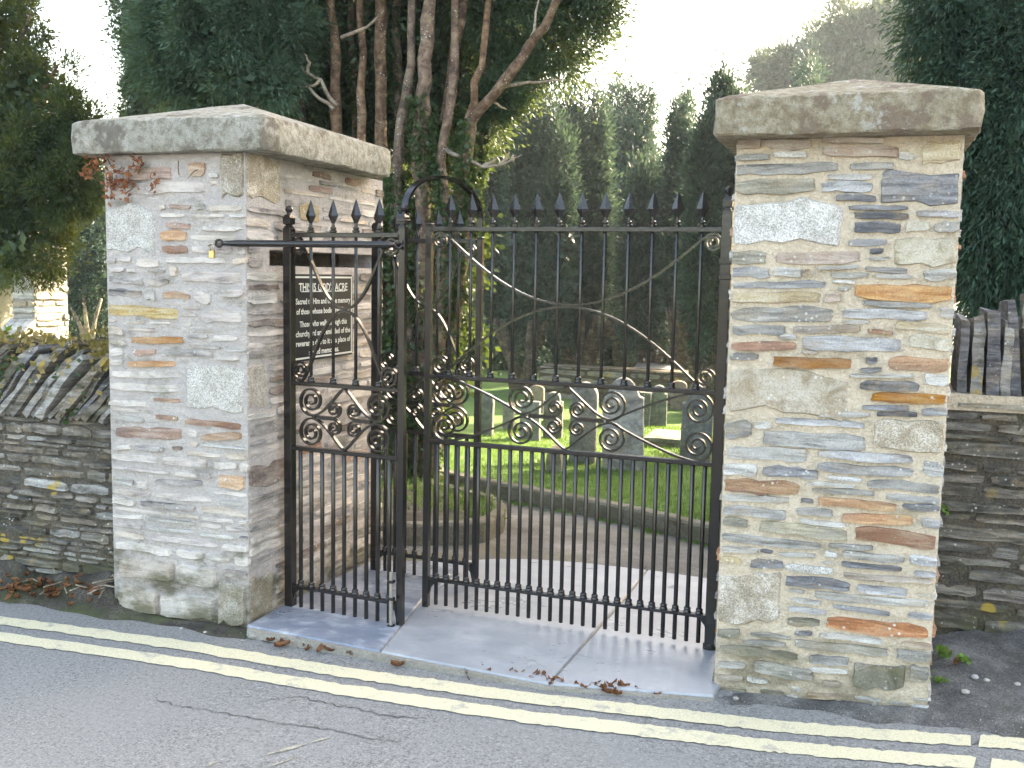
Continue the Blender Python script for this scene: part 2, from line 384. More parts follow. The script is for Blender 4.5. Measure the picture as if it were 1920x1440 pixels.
# double yellow lines, children of the road
ul = [((0, 1157), (0, 1172)), ((350, 1203), (350, 1221)), ((700, 1260), (700, 1280)), ((1000, 1301), (1000, 1322)), ((1300, 1335), (1300, 1356)), ((1550, 1360), (1550, 1382)), ((1820, 1381), (1820, 1401))]
ul2 = [((1838, 1379), (1834, 1402)), ((1990, 1393), (1990, 1414))]
ll_ = [((0, 1187), (0, 1204)), ((350, 1235), (350, 1254)), ((700, 1293), (700, 1314)), ((1000, 1336), (1000, 1359)), ((1300, 1371), (1300, 1394)), ((1550, 1399), (1550, 1421)), ((1830, 1421), (1825, 1444))]
ll2 = [((1860, 1424), (1856, 1446)), ((1990, 1440), (1990, 1464))]
rng = random.Random(5)
def road_line(pairs, first, last):
    top = []; bot = []
    pr = list(pairs)
    A = [hg(*p[0], road_z) for p in pr]; B = [hg(*p[1], road_z) for p in pr]
    if first:
        A.insert(0, A[0]+(A[0]-A[1])*2); B.insert(0, B[0]+(B[0]-B[1])*2)
    if last:
        A.append(A[-1]+(A[-1]-A[-2])*14); B.append(B[-1]+(B[-1]-B[-2])*14)
    n = 26; vs_ = []; fs = []
    for i in range(len(A)-1):
        for k in range(n+(i == len(A)-2)):
            t = k/n
            a = A[i].lerp(A[i+1], t); b = B[i].lerp(B[i+1], t)
            j1 = rng.gauss(0, .0035); j2 = rng.gauss(0, .0035)
            a.y += j1; b.y += j2
            for p in (a, b): vs_.append((p.x, p.y, road_z(p.x, p.y)+.004))
    fs = [(2*i, 2*i+1, 2*i+3, 2*i+2) for i in range(len(vs_)//2-1)]
    link('yellow_line', mesh('yellow_line', vs_, fs), M_paint, ROAD)
road_line(ul, True, False); road_line(ul2, False, True); road_line(ll_, True, False); road_line(ll2, False, True)
# dirt-filled cracks
for path, wd in ((((285, 1308), (340, 1325), (385, 1331), (460, 1345), (520, 1356), (560, 1361), (625, 1369), (700, 1386), (760, 1392)), .009), (((470, 1322), (510, 1312), (560, 1308), (610, 1319), (650, 1326), (720, 1341), (800, 1349)), .007), (((285, 1308), (330, 1285), (365, 1266)), .006), (((590, 1250), (640, 1238)), .007), (((1820, 1401), (1845, 1383), (1838, 1372), (1800, 1366)), .014)):
    P = [hg(x, y, road_z) for x, y in path]; Q = []
    for a, b in zip(P, P[1:]):
        for k in range(9): Q.append(a.lerp(b, k/9)+Vector((0, rng.gauss(0, .006), 0)))
    Q.append(P[-1]); vs_ = []
    for i, q in enumerate(Q):
        hw = wd*.5*rng.uniform(.15, 1.3)*min(1, (i+.3)/4, (len(Q)-i-.5)/4)
        for s_ in (-1, 1): vs_.append((q.x, q.y+s_*hw, road_z(q.x, q.y)+.0022))
    link('crack', mesh('crack', vs_, [(2*i, 2*i+1, 2*i+3, 2*i+2) for i in range(len(Q)-1)]), M_grit, ROAD)
# worn paint scuffs
for (x0, y0, x1, y1, wd) in ((500, 1416, 575, 1396, 7), (580, 1394, 618, 1384, 5), (500, 1440, 560, 1420, 5), (385, 1438, 410, 1428, 6)):
    mb = MB(); n = 16; vs_ = []
    for k in range(n+1):
        t = k/n; x = x0+(x1-x0)*t; y = y0+(y1-y0)*t; hw = wd*.5*(.4+.6*math.sin(math.pi*t))*rng.uniform(.4, 1)
        for s_ in (-1, 1):
            p = hg(x, y+s_*hw, road_z); vs_.append((p.x, p.y, road_z(p.x, p.y)+.003))
    link('paint_scuff', mesh('paint_scuff', vs_, [(2*i, 2*i+1, 2*i+3, 2*i+2) for i in range(n)]), M_scuff, ROAD)

# verges (soil banks at the wall foot)
LPX0, LPX1, LPY0, LPY1, LPH = -3.139, -2.430, 3.647, 4.913, 2.026
RPX0, RPX1, RPY0, RPY1, RPH = -0.452, 0.293, 3.697, 4.47, 2.033
def verge_l(x, y):
    t = sstep(3.53, 3.76, y); n = .02*math.sin(x*9.1+y*5)+.012*math.sin(x*23+y*17)
    k = 1-sstep(-3.25, -2.9, x)
    return road_z(x, y)-.012+t*k*(.10+n)+.018*sstep(3.50, 3.57, y+.4*n)+n*.15
struct('verge', mesh('verge', *grid(-8, -2.38, 220, 3.46, 3.9, 22, verge_l), True), M_soil)
def verge_r(x, y):
    t = sstep(3.45, 4.3, y)*sstep(.05, .5, x); n = .012*math.sin(x*13+y*7)+.008*math.sin(x*29+y*19)
    return road_z(x, y)-.014+t*(.10+n)+.024*sstep(3.50, 3.66, y+.5*n)*sstep(-.5, -.2, x)+n*.3
struct('verge_right', mesh('verge_right', *grid(-.5, 6, 150, 3.3, 4.45, 26, verge_r), True), M_grit)
# gutter grit strip along slab front and pillar feet
def gut(x, y):
    fy = 3.70-.05*(x+2.4)/2.0
    return road_z(x, y)-.012+.024*math.exp(-((y-3.60)/.07)**2)*(.6+.4*math.sin(x*31)*math.sin(x*12.3+1))
struct('gutter_grit', mesh('gutter_grit', *grid(-2.6, -.30, 120, 3.38, 3.80, 12, gut), True), M_grit)

# churchyard path, lawn, kerbs
struct('path', mesh('path', *grid(-8, 4, 40, 4.2, 9.6, 40, lambda x, y: yard_z(y)-.004*(y < 5.3)+.006*math.sin(x*3+y*2)), True), M_path)
kb = [(700, 885), (800, 906), (880, 925), (985, 946), (1094, 968), (1215, 995), (1334, 1024), (1500, 1066)]
KP = [hg(x, y, yz2) for x, y in kb]
def lawn_z(x, y):
    return yard_z(y)+.10 + .012*math.sin(x*1.7+y)+.05*sstep(6, 11, y)
# lawn sheet: strips from kerb line backwards
vs_ = []; fs = []; NB = 46
KL = []
for i in range(len(KP)-1):
    for k in range(10): KL.append(KP[i].lerp(KP[i+1], k/10))
KL.append(KP[-1])
for p in KL:
    for j in range(NB+1):
        y = p.y+.10 + (24-p.y)*(j/NB)**1.7
        x = p.x+(y-p.y)*.0 ; vs_.append((x, y, lawn_z(x, y)))
for i in range(len(KL)-1):
    for j in range(NB): fs.append((i*(NB+1)+j, (i+1)*(NB+1)+j, (i+1)*(NB+1)+j+1, i*(NB+1)+j+1))
# right-hand continuation is carried by the last kerb point; left continuation too
struct('lawn', mesh('lawn', vs_, fs, True), M_lawn)
xe = KP[-1].x; vs2, fs2 = grid(xe-.02, xe+14, 14, KP[-1].y-.6, 24, 30, lambda x, y: lawn_z(x, y)-.004)
struct('lawn_side', mesh('lawn_side', vs2, fs2, True), M_lawn)
xl = KP[0].x; vs2, fs2 = grid(xl-10, xl+.02, 14, KP[0].y+.1, 24, 30, lambda x, y: lawn_z(x, y)-.004)
struct('lawn_beyond', mesh('lawn_beyond', vs2, fs2, True), M_lawn)

def kerb_run(pts, wid, h, parent_name, nstone, seed):
    r_ = random.Random(seed)
    root = empty(parent_name, (pts[0].x, pts[0].y, yard_z(pts[0].y))); root['kind'] = 'structure'
    L = [0]
    for a, b in zip(pts, pts[1:]): L.append(L[-1]+(b-a).length)
    def at(s):
        for i in range(len(pts)-1):
            if s <= L[i+1] or i == len(pts)-2:
                t = (s-L[i])/(L[i+1]-L[i]); d = (pts[i+1]-pts[i]); d.z = 0
                return pts[i].lerp(pts[i+1], t), d.normalized()
    s = 0; step = L[-1]/nstone
    for k in range(nstone):
        vv = []; ff = []; n = 4
        for j in range(n+1):
            p, d = at(min(L[-1], s+.004+(step-.008)*j/n)); nn = Vector((-d.y, d.x, 0))
            z0 = yard_z(p.y)-.1; z1 = yard_z(p.y)+h+r_.uniform(-.004, .004); q = r_.uniform(-.004, .004)
            for off, z in ((0+q, z0), (0+q, z1-.015), (.015+q, z1), (wid-.015, z1), (wid, z0)):
                w_ = p+nn*off; vv.append((w_.x-root.location.x, w_.y-root.location.y, z-root.location.z))
        for j in range(n):
            for c in range(4): ff.append((j*5+c, (j+1)*5+c, (j+1)*5+c+1, j*5+c+1))
        ff.append((0, 1, 2, 3, 4)); ff.append(tuple(n*5+c for c in (4, 3, 2, 1, 0)))
        link('kerb_stone', mesh('kerb_stone', vv, ff), M_kerb, root); s += step
    return root
kerb_run(KP, .11, .115, 'lawn_kerb', 9, 3)
# raised bed round the big yew, left of the path
bedp = [hg(x, y, yz2) for x, y in ((640, 1022), (720, 1021), (800, 1022), (870, 1020), (915, 1014), (944, 998), (948, 978), (930, 962), (880, 948), (800, 925), (690, 905))]
kerb_run(bedp, -.09, .12, 'bed_kerb', 8, 4) if False else kerb_run(bedp, .09, .12, 'bed_kerb', 10, 4)
cx_ = sum(p.x for p in bedp)/len(bedp); cy_ = sum(p.y for p in bedp)/len(bedp)
bv = [(cx_-.6, cy_, yard_z(cy_)+.13)]+[(p.x+(cx_-p.x)*.06, p.y+(cy_-p.y)*.06, yard_z(p.y)+.09) for p in bedp]+[(-6.5, 7.6, .0), (-6.5, 5.2, .1)]
struct('planting_bed', mesh('planting_bed', bv, [(0, i, i+1) for i in range(1, len(bv)-1)]+[(0, len(bv)-1, 1)]), M_soil)

# threshold paving: bedding plus slabs
def slab(pxs, zt, mat, parent, wob=0.0):
    P = [hz(x, y, zt) for x, y in pxs]
    c = sum(P, Vector())/len(P); mb = MB(); n = len(P)
    e = [c+(p-c)*(1-.006/(p-c).length) for p in P]
    vv = [(*p.xy, zt-.07) for p in P]+[(*p.xy, zt-.006) for p in P]+[(*q.xy, zt) for q in e]
    ff = [tuple(range(n-1, -1, -1)), tuple(range(2*n, 3*n))]
    for i in range(n):
        j = (i+1) % n; ff += [(i, j, n+j, n+i), (n+i, n+j, 2*n+j, 2*n+i)]
    mb.add([Vector(v)-c for v in vv], ff)
    return mb.build('paving_slab', mat, parent, c)
pv = empty('threshold_paving', (0, 0, 0)); pv['kind'] = 'structure'
ZS = .045
slab([(463, 1172), (712, 1220), (792, 1122), (858, 1076), (846, 1052), (698, 1050), (560, 1118)], ZS, M_slab1, pv)
slab([(715, 1221), (1028, 1281), (1174, 1116), (1212, 1068), (1090, 1054), (1000, 1048), (930, 1047), (849, 1052), (861, 1076), (795, 1123)], ZS, M_slab2, pv)
slab([(1033, 1281), (1338, 1304), (1400, 1200), (1400, 1092), (1330, 1084), (1216, 1068), (1178, 1117)], ZS, M_slab2, pv)
bd = [hz(x, y, ZS) for x, y in ((463, 1176), (712, 1224), (1028, 1285), (1338, 1308), (1400, 1092), (1330, 1082), (1090, 1052), (930, 1045), (846, 1050), (698, 1048))]
bdm = MB(); n = len(bd); cbd = sum(bd, Vector())/n
bdm.add([(p.x+(p.x-cbd.x)*.004, p.y+(p.y-cbd.y)*.004, -.05) for p in bd]+[(p.x, p.y, ZS-.008) for p in bd], [tuple(range(n, 2*n))]+[(i, (i+1) % n, n+(i+1) % n, n+i) for i in range(n)])
bdm.build('bedding', M_joint, pv)

# =================================================================== PILLARS AND WALLS
def stone_mesh(uL, zL, uR, zR, h, proud, rnd, blocky=False, ncol=8):
    """returns list of (u,z,d) grid verts and faces, relative to stone centre"""
    cu, cz = (uL+uR)/2, (zL+zR)/2; Lh = (uR-uL)
    cols = [0, .03, .14, .30, .46, .62, .78, .93, 1] if Lh > .16 else [0, .05, .25, .5, .75, .95, 1]
    e0, e1 = (rnd.uniform(.75, .95), rnd.uniform(.75, .95)) if blocky else (rnd.uniform(.3, .8), rnd.uniform(.3, .8))
    rows = [0, .07, .35, .68, .93, 1]; V = []; nr = 6
    tw = rnd.uniform(-.3, .3)*h*.3; tilt = rnd.uniform(-.25, .25); last = len(cols)-1
    for i, t in enumerate(cols):
        edge = min(t, 1-t); ee = e0 if t < .5 else e1
        k = ee+(1-ee)*min(1, edge/.16)**.6
        if i in (0, last): k *= .85
        a = h*.5*k*(1+rnd.uniform(-.15, .15)); b = h*.5*k*(1+rnd.uniform(-.15, .15))
        zc = zL+(zR-zL)*t-cz+rnd.uniform(-.06, .06)*h+tw*math.sin(t*5)
        for j, r_ in enumerate(rows):
            z = zc-a+(a+b)*r_
            edgev = j in (0, nr-1) or i in (0, last)
            d = -.012 if edgev else proud*(1+tilt*(r_-.5)*2+rnd.uniform(-.25, .25))
            V.append((uL+Lh*t-cu+(rnd.uniform(-.004, .004) if 0 < i < last else 0), z, d))
    F = [(i*nr+j, (i+1)*nr+j, (i+1)*nr+j+1, i*nr+j+1) for i in range(last) for j in range(nr-1)]
    return V, F, cu, cz
class Face:
    """vertical masonry face: point = base + u*ud + z*Z + d*nd"""
    def __init__(s, base, ud, nd, parent): s.base = Vector(base); s.ud = Vector(ud); s.nd = Vector(nd); s.parent = parent; s.rects = []
    def put(s, uL, zL, uR, zR, h, mat, rnd, proud=.009, blocky=False):
        V, F, cu, cz = stone_mesh(uL, zL, uR, zR, h, proud, rnd, blocky)
        flip = s.ud.cross(Vector((0, 0, 1))).dot(s.nd) < 0
        if flip: F = [f[::-1] for f in F]
        vv = [s.ud*u+Vector((0, 0, z))+s.nd*d for u, z, d in V]
        c = s.base+s.ud*cu+Vector((0, 0, cz))
        me = mesh('stone', vv, F, True); me.set_sharp_from_angle(angle=R(38))
        o = link('stone', me, mat, s.parent, c-s.parent.location)
        s.rects.append((uL, uR, min(zL, zR)-h*.5, max(zL, zR)+h*.5))
        return o
    def free(s, u0, u1, z0, z1, g):
        return all(u1+g <= a or u0-g >= b or z1+g <= c or z0-g >= d for a, b, c, d in s.rects)
    def fill(s, U0, U1, Z0, Z1, mats, rnd, hr=(.022, .055), lr=(.09, .34), gap=.008, proud=(.003, .009), tries=3, slope=0.0):
        z = Z0
        while z < Z1-.015:
            h = rnd.uniform(*hr)
            if z+h > Z1: h = Z1-z
            u = U0+rnd.uniform(.0, .012)
            while u < U1-.03:
                L = rnd.uniform(*lr)*(0.6+h*12)
                ok = False
                for q in range(6):
                    ue = min(u+L, U1+rnd.uniform(-.004, .004)); hh = h*rnd.uniform(.72, 1.0)
                    zz = z+h*.5+rnd.uniform(-.1, .1)*h
                    for shrink in (1, .65, .42):
                        if ue-u > .035 and s.free(u, ue, zz-hh*shrink*.5, zz+hh*shrink*.5, gap*.5) and hh*shrink > .012:
                            tl = slope*(ue-u)+rnd.uniform(-.003, .003)
                            s.put(u, zz-tl*.5, ue, zz+tl*.5, hh*shrink, S[rnd.choice(mats)], rnd, rnd.uniform(*proud)); ok = True; break
                    if ok: break
                    L *= .6
                u = (ue+gap*rnd.uniform(.7, 2)) if ok else u+.02
            z += h+gap*rnd.uniform(.6, 1.3)

def core_box(name, a, b, mat, parent, amp=.003, div=.05, seed=1):
    """mortar body with a slightly uneven surface"""
    r_ = random.Random(seed); mb = MB()
    x0, y0, z0 = a; x1, y1, z1 = b
    def face(o, u, v):
        nu = max(1, int(u.length/div)); nv = max(1, int(v.length/div)); nrm = u.cross(v).normalized()
        vv = []
        for j in range(nv+1):
            for i in range(nu+1):
                p = o+u*(i/nu)+v*(j/nv)
                if 0 < i < nu and 0 < j < nv: p = p+nrm*r_.uniform(-amp, amp)
                vv.append(p)
        mb.add(vv, [(j*(nu+1)+i, j*(nu+1)+i+1, (j+1)*(nu+1)+i+1, (j+1)*(nu+1)+i) for j in range(nv) for i in range(nu)])
    X, Y, Z = Vector((x1-x0, 0, 0)), Vector((0, y1-y0, 0)), Vector((0, 0, z1-z0))
    A = Vector(a); B = Vector(b)
    face(A, X, Z); face(A+X, Y, Z); face(A+X+Y, -X, Z); face(A+Y, -Y, Z); face(A+Z, X, Y); face(A, Y, X)
    mb.v = [p-parent.location for p in mb.v]
    return mb.build(name, mat, parent, smooth=True)

def cap_stone(parent, bl, ht, apex, mat, seed):
    """bl: (x0,y0,x1,y1,z) of the underside; slab with weathered edge then low pyramid"""
    x0, y0, x1, y1, z = bl; r_ = random.Random(seed); n = 26
    prof = [(.0, -.0), (.012, -.006)]
    rings = []
    def ring(ins, zz, amp):
        P = []
        cs = [(x0+ins, y0+ins), (x1-ins, y0+ins), (x1-ins, y1-ins), (x0+ins, y1-ins)]
        for k in range(4):
            a, b = cs[k], cs[(k+1) % 4]
            for i in range(n):
                t = i/n; e = .012 if i == 0 else 0
                px, py = a[0]+(b[0]-a[0])*t, a[1]+(b[1]-a[1])*t
                if i == 0:
                    px += e*(1 if k in (0, 3) else -1); py += e*(1 if k in (0, 1) else -1)
                P.append(Vector((px+r_.uniform(-amp, amp), py+r_.uniform(-amp, amp), zz+r_.uniform(-amp, amp)*.8)))
        return P
    A = .0055
    rings = [ring(.05, z+.0015, 0), ring(.006, z+.002, A*.5), ring(.0, z+.009, A), ring(-.002, z+ht*.5, A*1.3), ring(.001, z+ht-.010, A), ring(.010, z+ht-.001, A*.7)]
    cx, cy = apex[0], apex[1]
    base = rings[-1]
    for f in (.22, .5, .78):
        rings.append([Vector((p.x+(cx-p.x)*f, p.y+(cy-p.y)*f, p.z+(apex[2]-p.z)*f+r_.uniform(-.002, .002))) for p in base])
    m_ = 4*n; vv = [p-parent.location for q in rings for p in q]; ff = []
    for i in range(len(rings)-1):
        for k in range(m_): ff.append((i*m_+k, i*m_+(k+1) % m_, (i+1)*m_+(k+1) % m_, (i+1)*m_+k))
    vv.append(Vector(apex)-parent.location); t = len(vv)-1; b = (len(rings)-1)*m_
    ff += [(b+k, b+(k+1) % m_, t) for k in range(m_)]
    ff.append(tuple(range(m_-1, -1, -1)))
    me = mesh('cap_stone', vv, ff, True); me.set_sharp_from_angle(angle=R(30))
    return link('cap_stone', me, mat, parent)

# ---- right pillar
RP = empty('stone_pillar', ((RPX0+RPX1)/2, (RPY0+RPY1)/2, 0), 'crisp stone gate pillar with fresh cream pointing and bright orange stones, gate hinged on it', 'pillar')
core_box('mortar_core', (RPX0+.004, RPY0, -.08), (RPX1-.004, RPY1, RPH), M_mortar, RP, seed=2)
cap_r0 = hz(1333, 252, RPH); cap_r1 = hz(1841, 247, RPH)
capy = (cap_r0.y+cap_r1.y)/2
cap_top = hy(1333, 181, capy).z-RPH
apx = hy(1604, 148, 4.05)
cap_stone(RP, (cap_r0.x, capy, cap_r1.x, RPY1+.10, RPH), cap_top, (apx.x, 4.05, apx.z), M_capR, 3)
RST = """1377 271 1430 271 16 t|1432 270 1525 271 17 t|1538 263 1665 265 8 t|1540 284 1690 284 20 k|1375 297 1445 292 10 g|1448 291 1515 289 10 p|1376 319 1580 313 20 g|1592 313 1678 310 12 g
1684 293 1714 294 12 p|1727 288 1803 284 38 y#|1376 352 1535 346 27 v|1550 331 1640 332 9 p|1540 350 1640 349 19 b|1565 371 1645 371 12 d|1650 352 1809 352 60 d#|1372 418 1586 416 80 w#
1590 389 1707 390 7 d|1600 404 1708 405 12 d|1717 400 1806 402 10 b|1600 427 1692 426 20 d|1697 424 1745 424 20 c|1750 425 1804 425 18 p|1588 455 1664 455 12 b|1630 471 1658 471 9 d
1674 475 1802 470 50 c#|1371 483 1438 483 24 v|1453 482 1620 482 22 k|1628 485 1668 485 4 p|1371 512 1446 510 18 b|1448 509 1505 512 16 p|1508 511 1518 511 11 t|1530 503 1612 500 5 p
1555 516 1630 516 9 g|1620 503 1705 508 8 b|1640 516 1712 520 7 p|1730 514 1798 514 20 p|1372 536 1556 532 12 b|1560 528 1605 529 4 p|1573 541 1592 541 6 g|1600 546 1795 553 32 o
1368 557 1544 557 18 y|1546 558 1577 559 15 t|1617 567 1752 573 10 g|1367 591 1570 589 27 g|1577 588 1745 592 17 b|1762 586 1797 588 18 p|1580 604 1630 604 6 p|1372 620 1477 618 17 g
1485 618 1620 617 13 t|1626 620 1676 624 6 r|1678 610 1795 618 16 y|1460 631 1494 632 7 p|1502 644 1697 646 27 b|1703 640 1793 645 26 c|1370 648 1498 649 15 r|1502 659 1535 661 4 t
1366 669 1424 668 11 g|1448 675 1600 684 19 o|1622 676 1646 676 10 d|1664 680 1788 685 26 o|1612 693 1655 694 7 d|1590 704 1716 706 6 p|1732 709 1788 715 20 p|1610 723 1728 725 17 d
1366 733 1600 736 86 q#|1632 745 1780 748 18 o|1614 763 1706 765 8 d|1534 778 1636 777 7 p|1642 775 1722 777 8 d|1727 772 1783 773 14 b|1359 805 1412 806 32 g|1414 797 1447 798 11 p
1450 788 1628 797 10 b|1636 812 1780 820 58 n#|1428 817 1630 833 30 g|1360 848 1520 852 26 p|1530 849 1718 863 16 b|1355 880 1421 881 22 p|1427 883 1539 890 20 d|1530 873 1720 889 18 b
1730 877 1780 883 28 p|1551 895 1617 900 7 b|1357 910 1505 917 27 o|1513 906 1608 912 7 p|1520 918 1645 926 9 g|1624 907 1775 917 17 g|1660 930 1773 940 11 g|1355 933 1485 937 11 p
1500 938 1525 939 7 d|1532 938 1686 951 15 o|1690 947 1772 956 12 d|1355 956 1480 966 18 g|1492 957 1563 962 13 p|1577 968 1717 977 19 o|1728 980 1768 984 17 b|1355 978 1403 982 16 v
1496 974 1590 986 7 p|1422 986 1596 1004 23 v|1601 1001 1762 1015 30 r|1352 1006 1545 1026 14 g|1552 1021 1640 1028 8 g|1352 1029 1425 1031 10 p|1426 1032 1450 1034 6 d|1457 1038 1530 1043 8 p
1545 1037 1570 1040 9 p|1578 1038 1702 1051 15 p|1703 1047 1757 1053 16 b|1352 1047 1390 1050 8 y|1406 1055 1470 1059 16 d|1472 1062 1567 1072 14 w|1576 1056 1695 1068 8 d|1715 1074 1760 1077 8 b
1580 1077 1757 1092 9 t|1472 1088 1598 1099 21 d|1605 1102 1705 1111 15 b|1347 1122 1468 1122 104 n#|1480 1106 1510 1109 5 p|1525 1114 1755 1134 15 p|1483 1123 1540 1131 8 p|1475 1141 1552 1148 9 b
1560 1136 1673 1151 7 d|1700 1152 1755 1157 10 b|1475 1165 1540 1168 15 v|1547 1166 1748 1188 27 r|1345 1185 1389 1188 16 m|1405 1188 1485 1195 6 g|1490 1186 1523 1188 8 d|1535 1188 1660 1203 8 p
1690 1205 1748 1211 9 t|1487 1204 1672 1225 16 v|1392 1202 1475 1209 10 g|1680 1225 1747 1231 19 p|1347 1214 1503 1231 16 v|1515 1233 1593 1241 16 g|1345 1244 1400 1247 11 p|1412 1248 1530 1266 25 g
1517 1253 1592 1260 9 p|1598 1264 1700 1271 50 m#|1705 1259 1742 1266 30 g#|1343 1268 1395 1272 9 t|1400 1271 1440 1279 7 w|1340 1294 1400 1298 11 v|1425 1298 1470 1301 12 v|1540 1281 1575 1284 13 t|1510 1301 1590 1306 9 t"""
FR = Face((RPX0, RPY0, 0), (1, 0, 0), (0, -1, 0), RP)
rr = random.Random(11)
for ent in RST.replace('\n', '|').split('|'):
    a = ent.split(); blk = a[5].endswith('#'); k = a[5].rstrip('#')
    p0 = hy(float(a[0]), float(a[1]), RPY0); p1 = hy(float(a[2]), float(a[3]), RPY0)
    hm = (hy((float(a[0])+float(a[2]))/2, 700, RPY0)-hy((float(a[0])+float(a[2]))/2, 710, RPY0)).z/10*float(a[4])
    u0 = max(p0.x-RPX0, .001); u1 = min(p1.x-RPX0, RPX1-RPX0-.001)
    FR.put(u0, p0.z, u1, p1.z, hm*1.0+.0055, S[k], rr, rr.uniform(.007, .014) if not blk else rr.uniform(.008, .012), blk)
FR.fill(0.0, RPX1-RPX0, .01, RPH-.02, ['p', 'p', 'g', 'c', 'b'], rr, (.010, .022), (.05, .16), .012, (.003, .007))
FRl = Face((RPX0+.004, RPY0, 0), (0, 1, 0), (-1, 0, 0), RP)
FRl.fill(.0, RPY1-RPY0, .02, RPH-.02, ['g', 'p', 'b', 'd', 'r', 'v', 'p'], rr, (.02, .07), (.18, .42), .014, (.002, .013))
FRr = Face((RPX1-.004, RPY0, 0), (0, 1, 0), (1, 0, 0), RP)
FRr.fill(.0, RPY1-RPY0, .02, RPH-.02, ['g', 'p', 'b', 'd', 'r', 'v', 'p'], rr, (.02, .08), (.2, .45), .014, (.002, .012))

# ---- left pillar
LP = empty('stone_pillar', ((LPX0+LPX1)/2, (LPY0+LPY1)/2, 0), 'weathered pale stone gate pillar smeared with old lime, carrying a plaque on its inner side', 'pillar')
s0 = hx(505, 474, LPX1); s1 = hx(700, 446, LPX1)
SZ0, SZ1, SY0, SY1 = 1.565, 1.635, s0.y, 4.80
core_box('mortar_core', (LPX0, LPY0, -.08), (LPX1, LPY1, SZ0), M_lime, LP, .004, seed=4)
core_box('mortar_core', (LPX0, LPY0, SZ1), (LPX1, LPY1, LPH), M_lime, LP, .004, seed=5)
core_box('mortar_core', (LPX0, LPY0, SZ0), (LPX1, SY0, SZ1), M_lime, LP, .004, seed=6)
core_box('mortar_core', (LPX0, SY0, SZ0), (LPX1-.20, LPY1, SZ1), M_wallbed, LP, .004, seed=7)
core_box('mortar_core', (LPX1-.20, SY1, SZ0), (LPX1, LPY1, SZ1), M_lime, LP, .004, seed=8)
c0 = hz(142, 292, LPH); c1 = hz(458, 279, LPH); c2 = hz(760, 333, LPH)
cy0 = (c0.y+c1.y)/2; cxr = (c1.x+c2.x)/2
ctop = hy(458, 214, cy0).z-LPH
lap = hy(486, 194, (cy0+c2.y)/2)
cap_stone(LP, (c0.x, cy0, cxr, c2.y, LPH), ctop, ((c0.x+cxr)/2, (cy0+c2.y)/2, lap.z), M_capL, 6)
FLf = Face((LPX0, LPY0, 0), (1, 0, 0), (0, -1, 0), LP)
LST = """235 326 327 325 26 lr|353 318 386 317 26 lo|414 330 459 330 88 n#|200 354 392 351 22 ll|317 387 360 388 8 lr|310 422 358 424 12 lr|300 441 352 442 20 lo|303 467 354 468 15 lr|198 428 296 428 88 w#
300 404 350 404 8 lg|392 392 456 390 10 lt|380 425 456 425 18 lg|200 489 218 490 10 ld|255 492 300 494 16 lt|205 523 272 527 16 ld|340 519 458 520 22 ll|202 548 270 550 15 ld|305 553 358 555 13 lo|415 550 459 549 16 ll
200 580 338 590 22 y|380 593 456 592 26 ll|240 616 290 619 8 ll|365 618 400 620 8 ld|247 637 350 638 14 lo|249 660 295 661 13 lr|307 660 405 664 12 ld|240 682 335 682 12 lo|350 728 461 728 92 w#
207 700 345 704 13 lg|205 724 340 729 16 lg|287 748 340 752 7 lr|205 754 280 758 12 lg|290 780 335 785 10 lr|345 790 456 800 13 lr|215 808 348 816 23 lr|378 820 456 818 16 lo|325 839 342 840 7 lb
410 903 460 905 28 lo|290 903 385 906 12 ld|225 1062 330 1072 40 lt#|334 1072 408 1084 40 lg#|226 1122 300 1130 52 lt#|304 1131 408 1140 50 lg#|412 1128 462 1136 84 n#"""
rl = random.Random(21)
for ent in LST.replace('\n', '|').split('|'):
    a = ent.split(); blk = a[5].endswith('#'); k = a[5].rstrip('#')
    p0 = hy(float(a[0]), float(a[1]), LPY0); p1 = hy(float(a[2]), float(a[3]), LPY0)
    xm = (float(a[0])+float(a[2]))/2
    hm = (hy(xm, 700, LPY0)-hy(xm, 710, LPY0)).z/10*float(a[4])
    u0 = max(p0.x-LPX0, -.004); u1 = min(p1.x-LPX0, LPX1-LPX0+.002)
    FLf.put(u0, p0.z, u1, p1.z, hm, S[k], rl, rl.uniform(.005, .011) + (.012 if float(a[1]) > 1040 else 0), blk)
LM = ['lg', 'lg', 'lg', 'll', 'll', 'ld', 'lt', 'p']
FLf.fill(0, LPX1-LPX0, .0, LPH-.02, LM, rl, (.020, .055), (.10, .34), .011, (.003, .012))
FLr = Face((LPX1, LPY0, 0), (0, 1, 0), (1, 0, 0), LP)
FLr.rects.append((SY0-LPY0-.01, SY1-LPY0+.01, SZ0-.005, SZ1+.005))
for ent in "462 334 528 335 84 n#|585 326 622 332 12 lr|646 340 678 344 14 lr|578 353 625 358 12 lr|462 893 540 880 44 lb|640 860 690 850 20 lr|462 728 500 722 90 n#|560 398 600 400 34 y|462 1140 512 1098 90 n#|560 845 605 836 16 lr".split('|'):
    a = ent.split(); blk = a[5].endswith('#'); k = a[5].rstrip('#')
    p0 = hx(float(a[0]), float(a[1]), LPX1); p1 = hx(float(a[2]), float(a[3]), LPX1); xm = (float(a[0])+float(a[2]))/2
    hm = (hx(xm, 700, LPX1)-hx(xm, 710, LPX1)).z/10*float(a[4])
    zm_ = (p0.z+p1.z)/2
    FLr.put(max(p0.y-LPY0, 0), zm_, min(p1.y-LPY0, 1.26), zm_, hm, S[k], rl, rl.uniform(.003, .007), blk)
FLr.fill(0, LPY1-LPY0, .03, LPH-.02, ['lg', 'lg', 'll', 'ld', 'ld', 'lt', 'lb', 'p'], rl, (.022, .058), (.12, .42), .010, (.003, .012))
FLl = Face((LPX0, LPY0, 0), (0, 1, 0), (-1, 0, 0), LP)
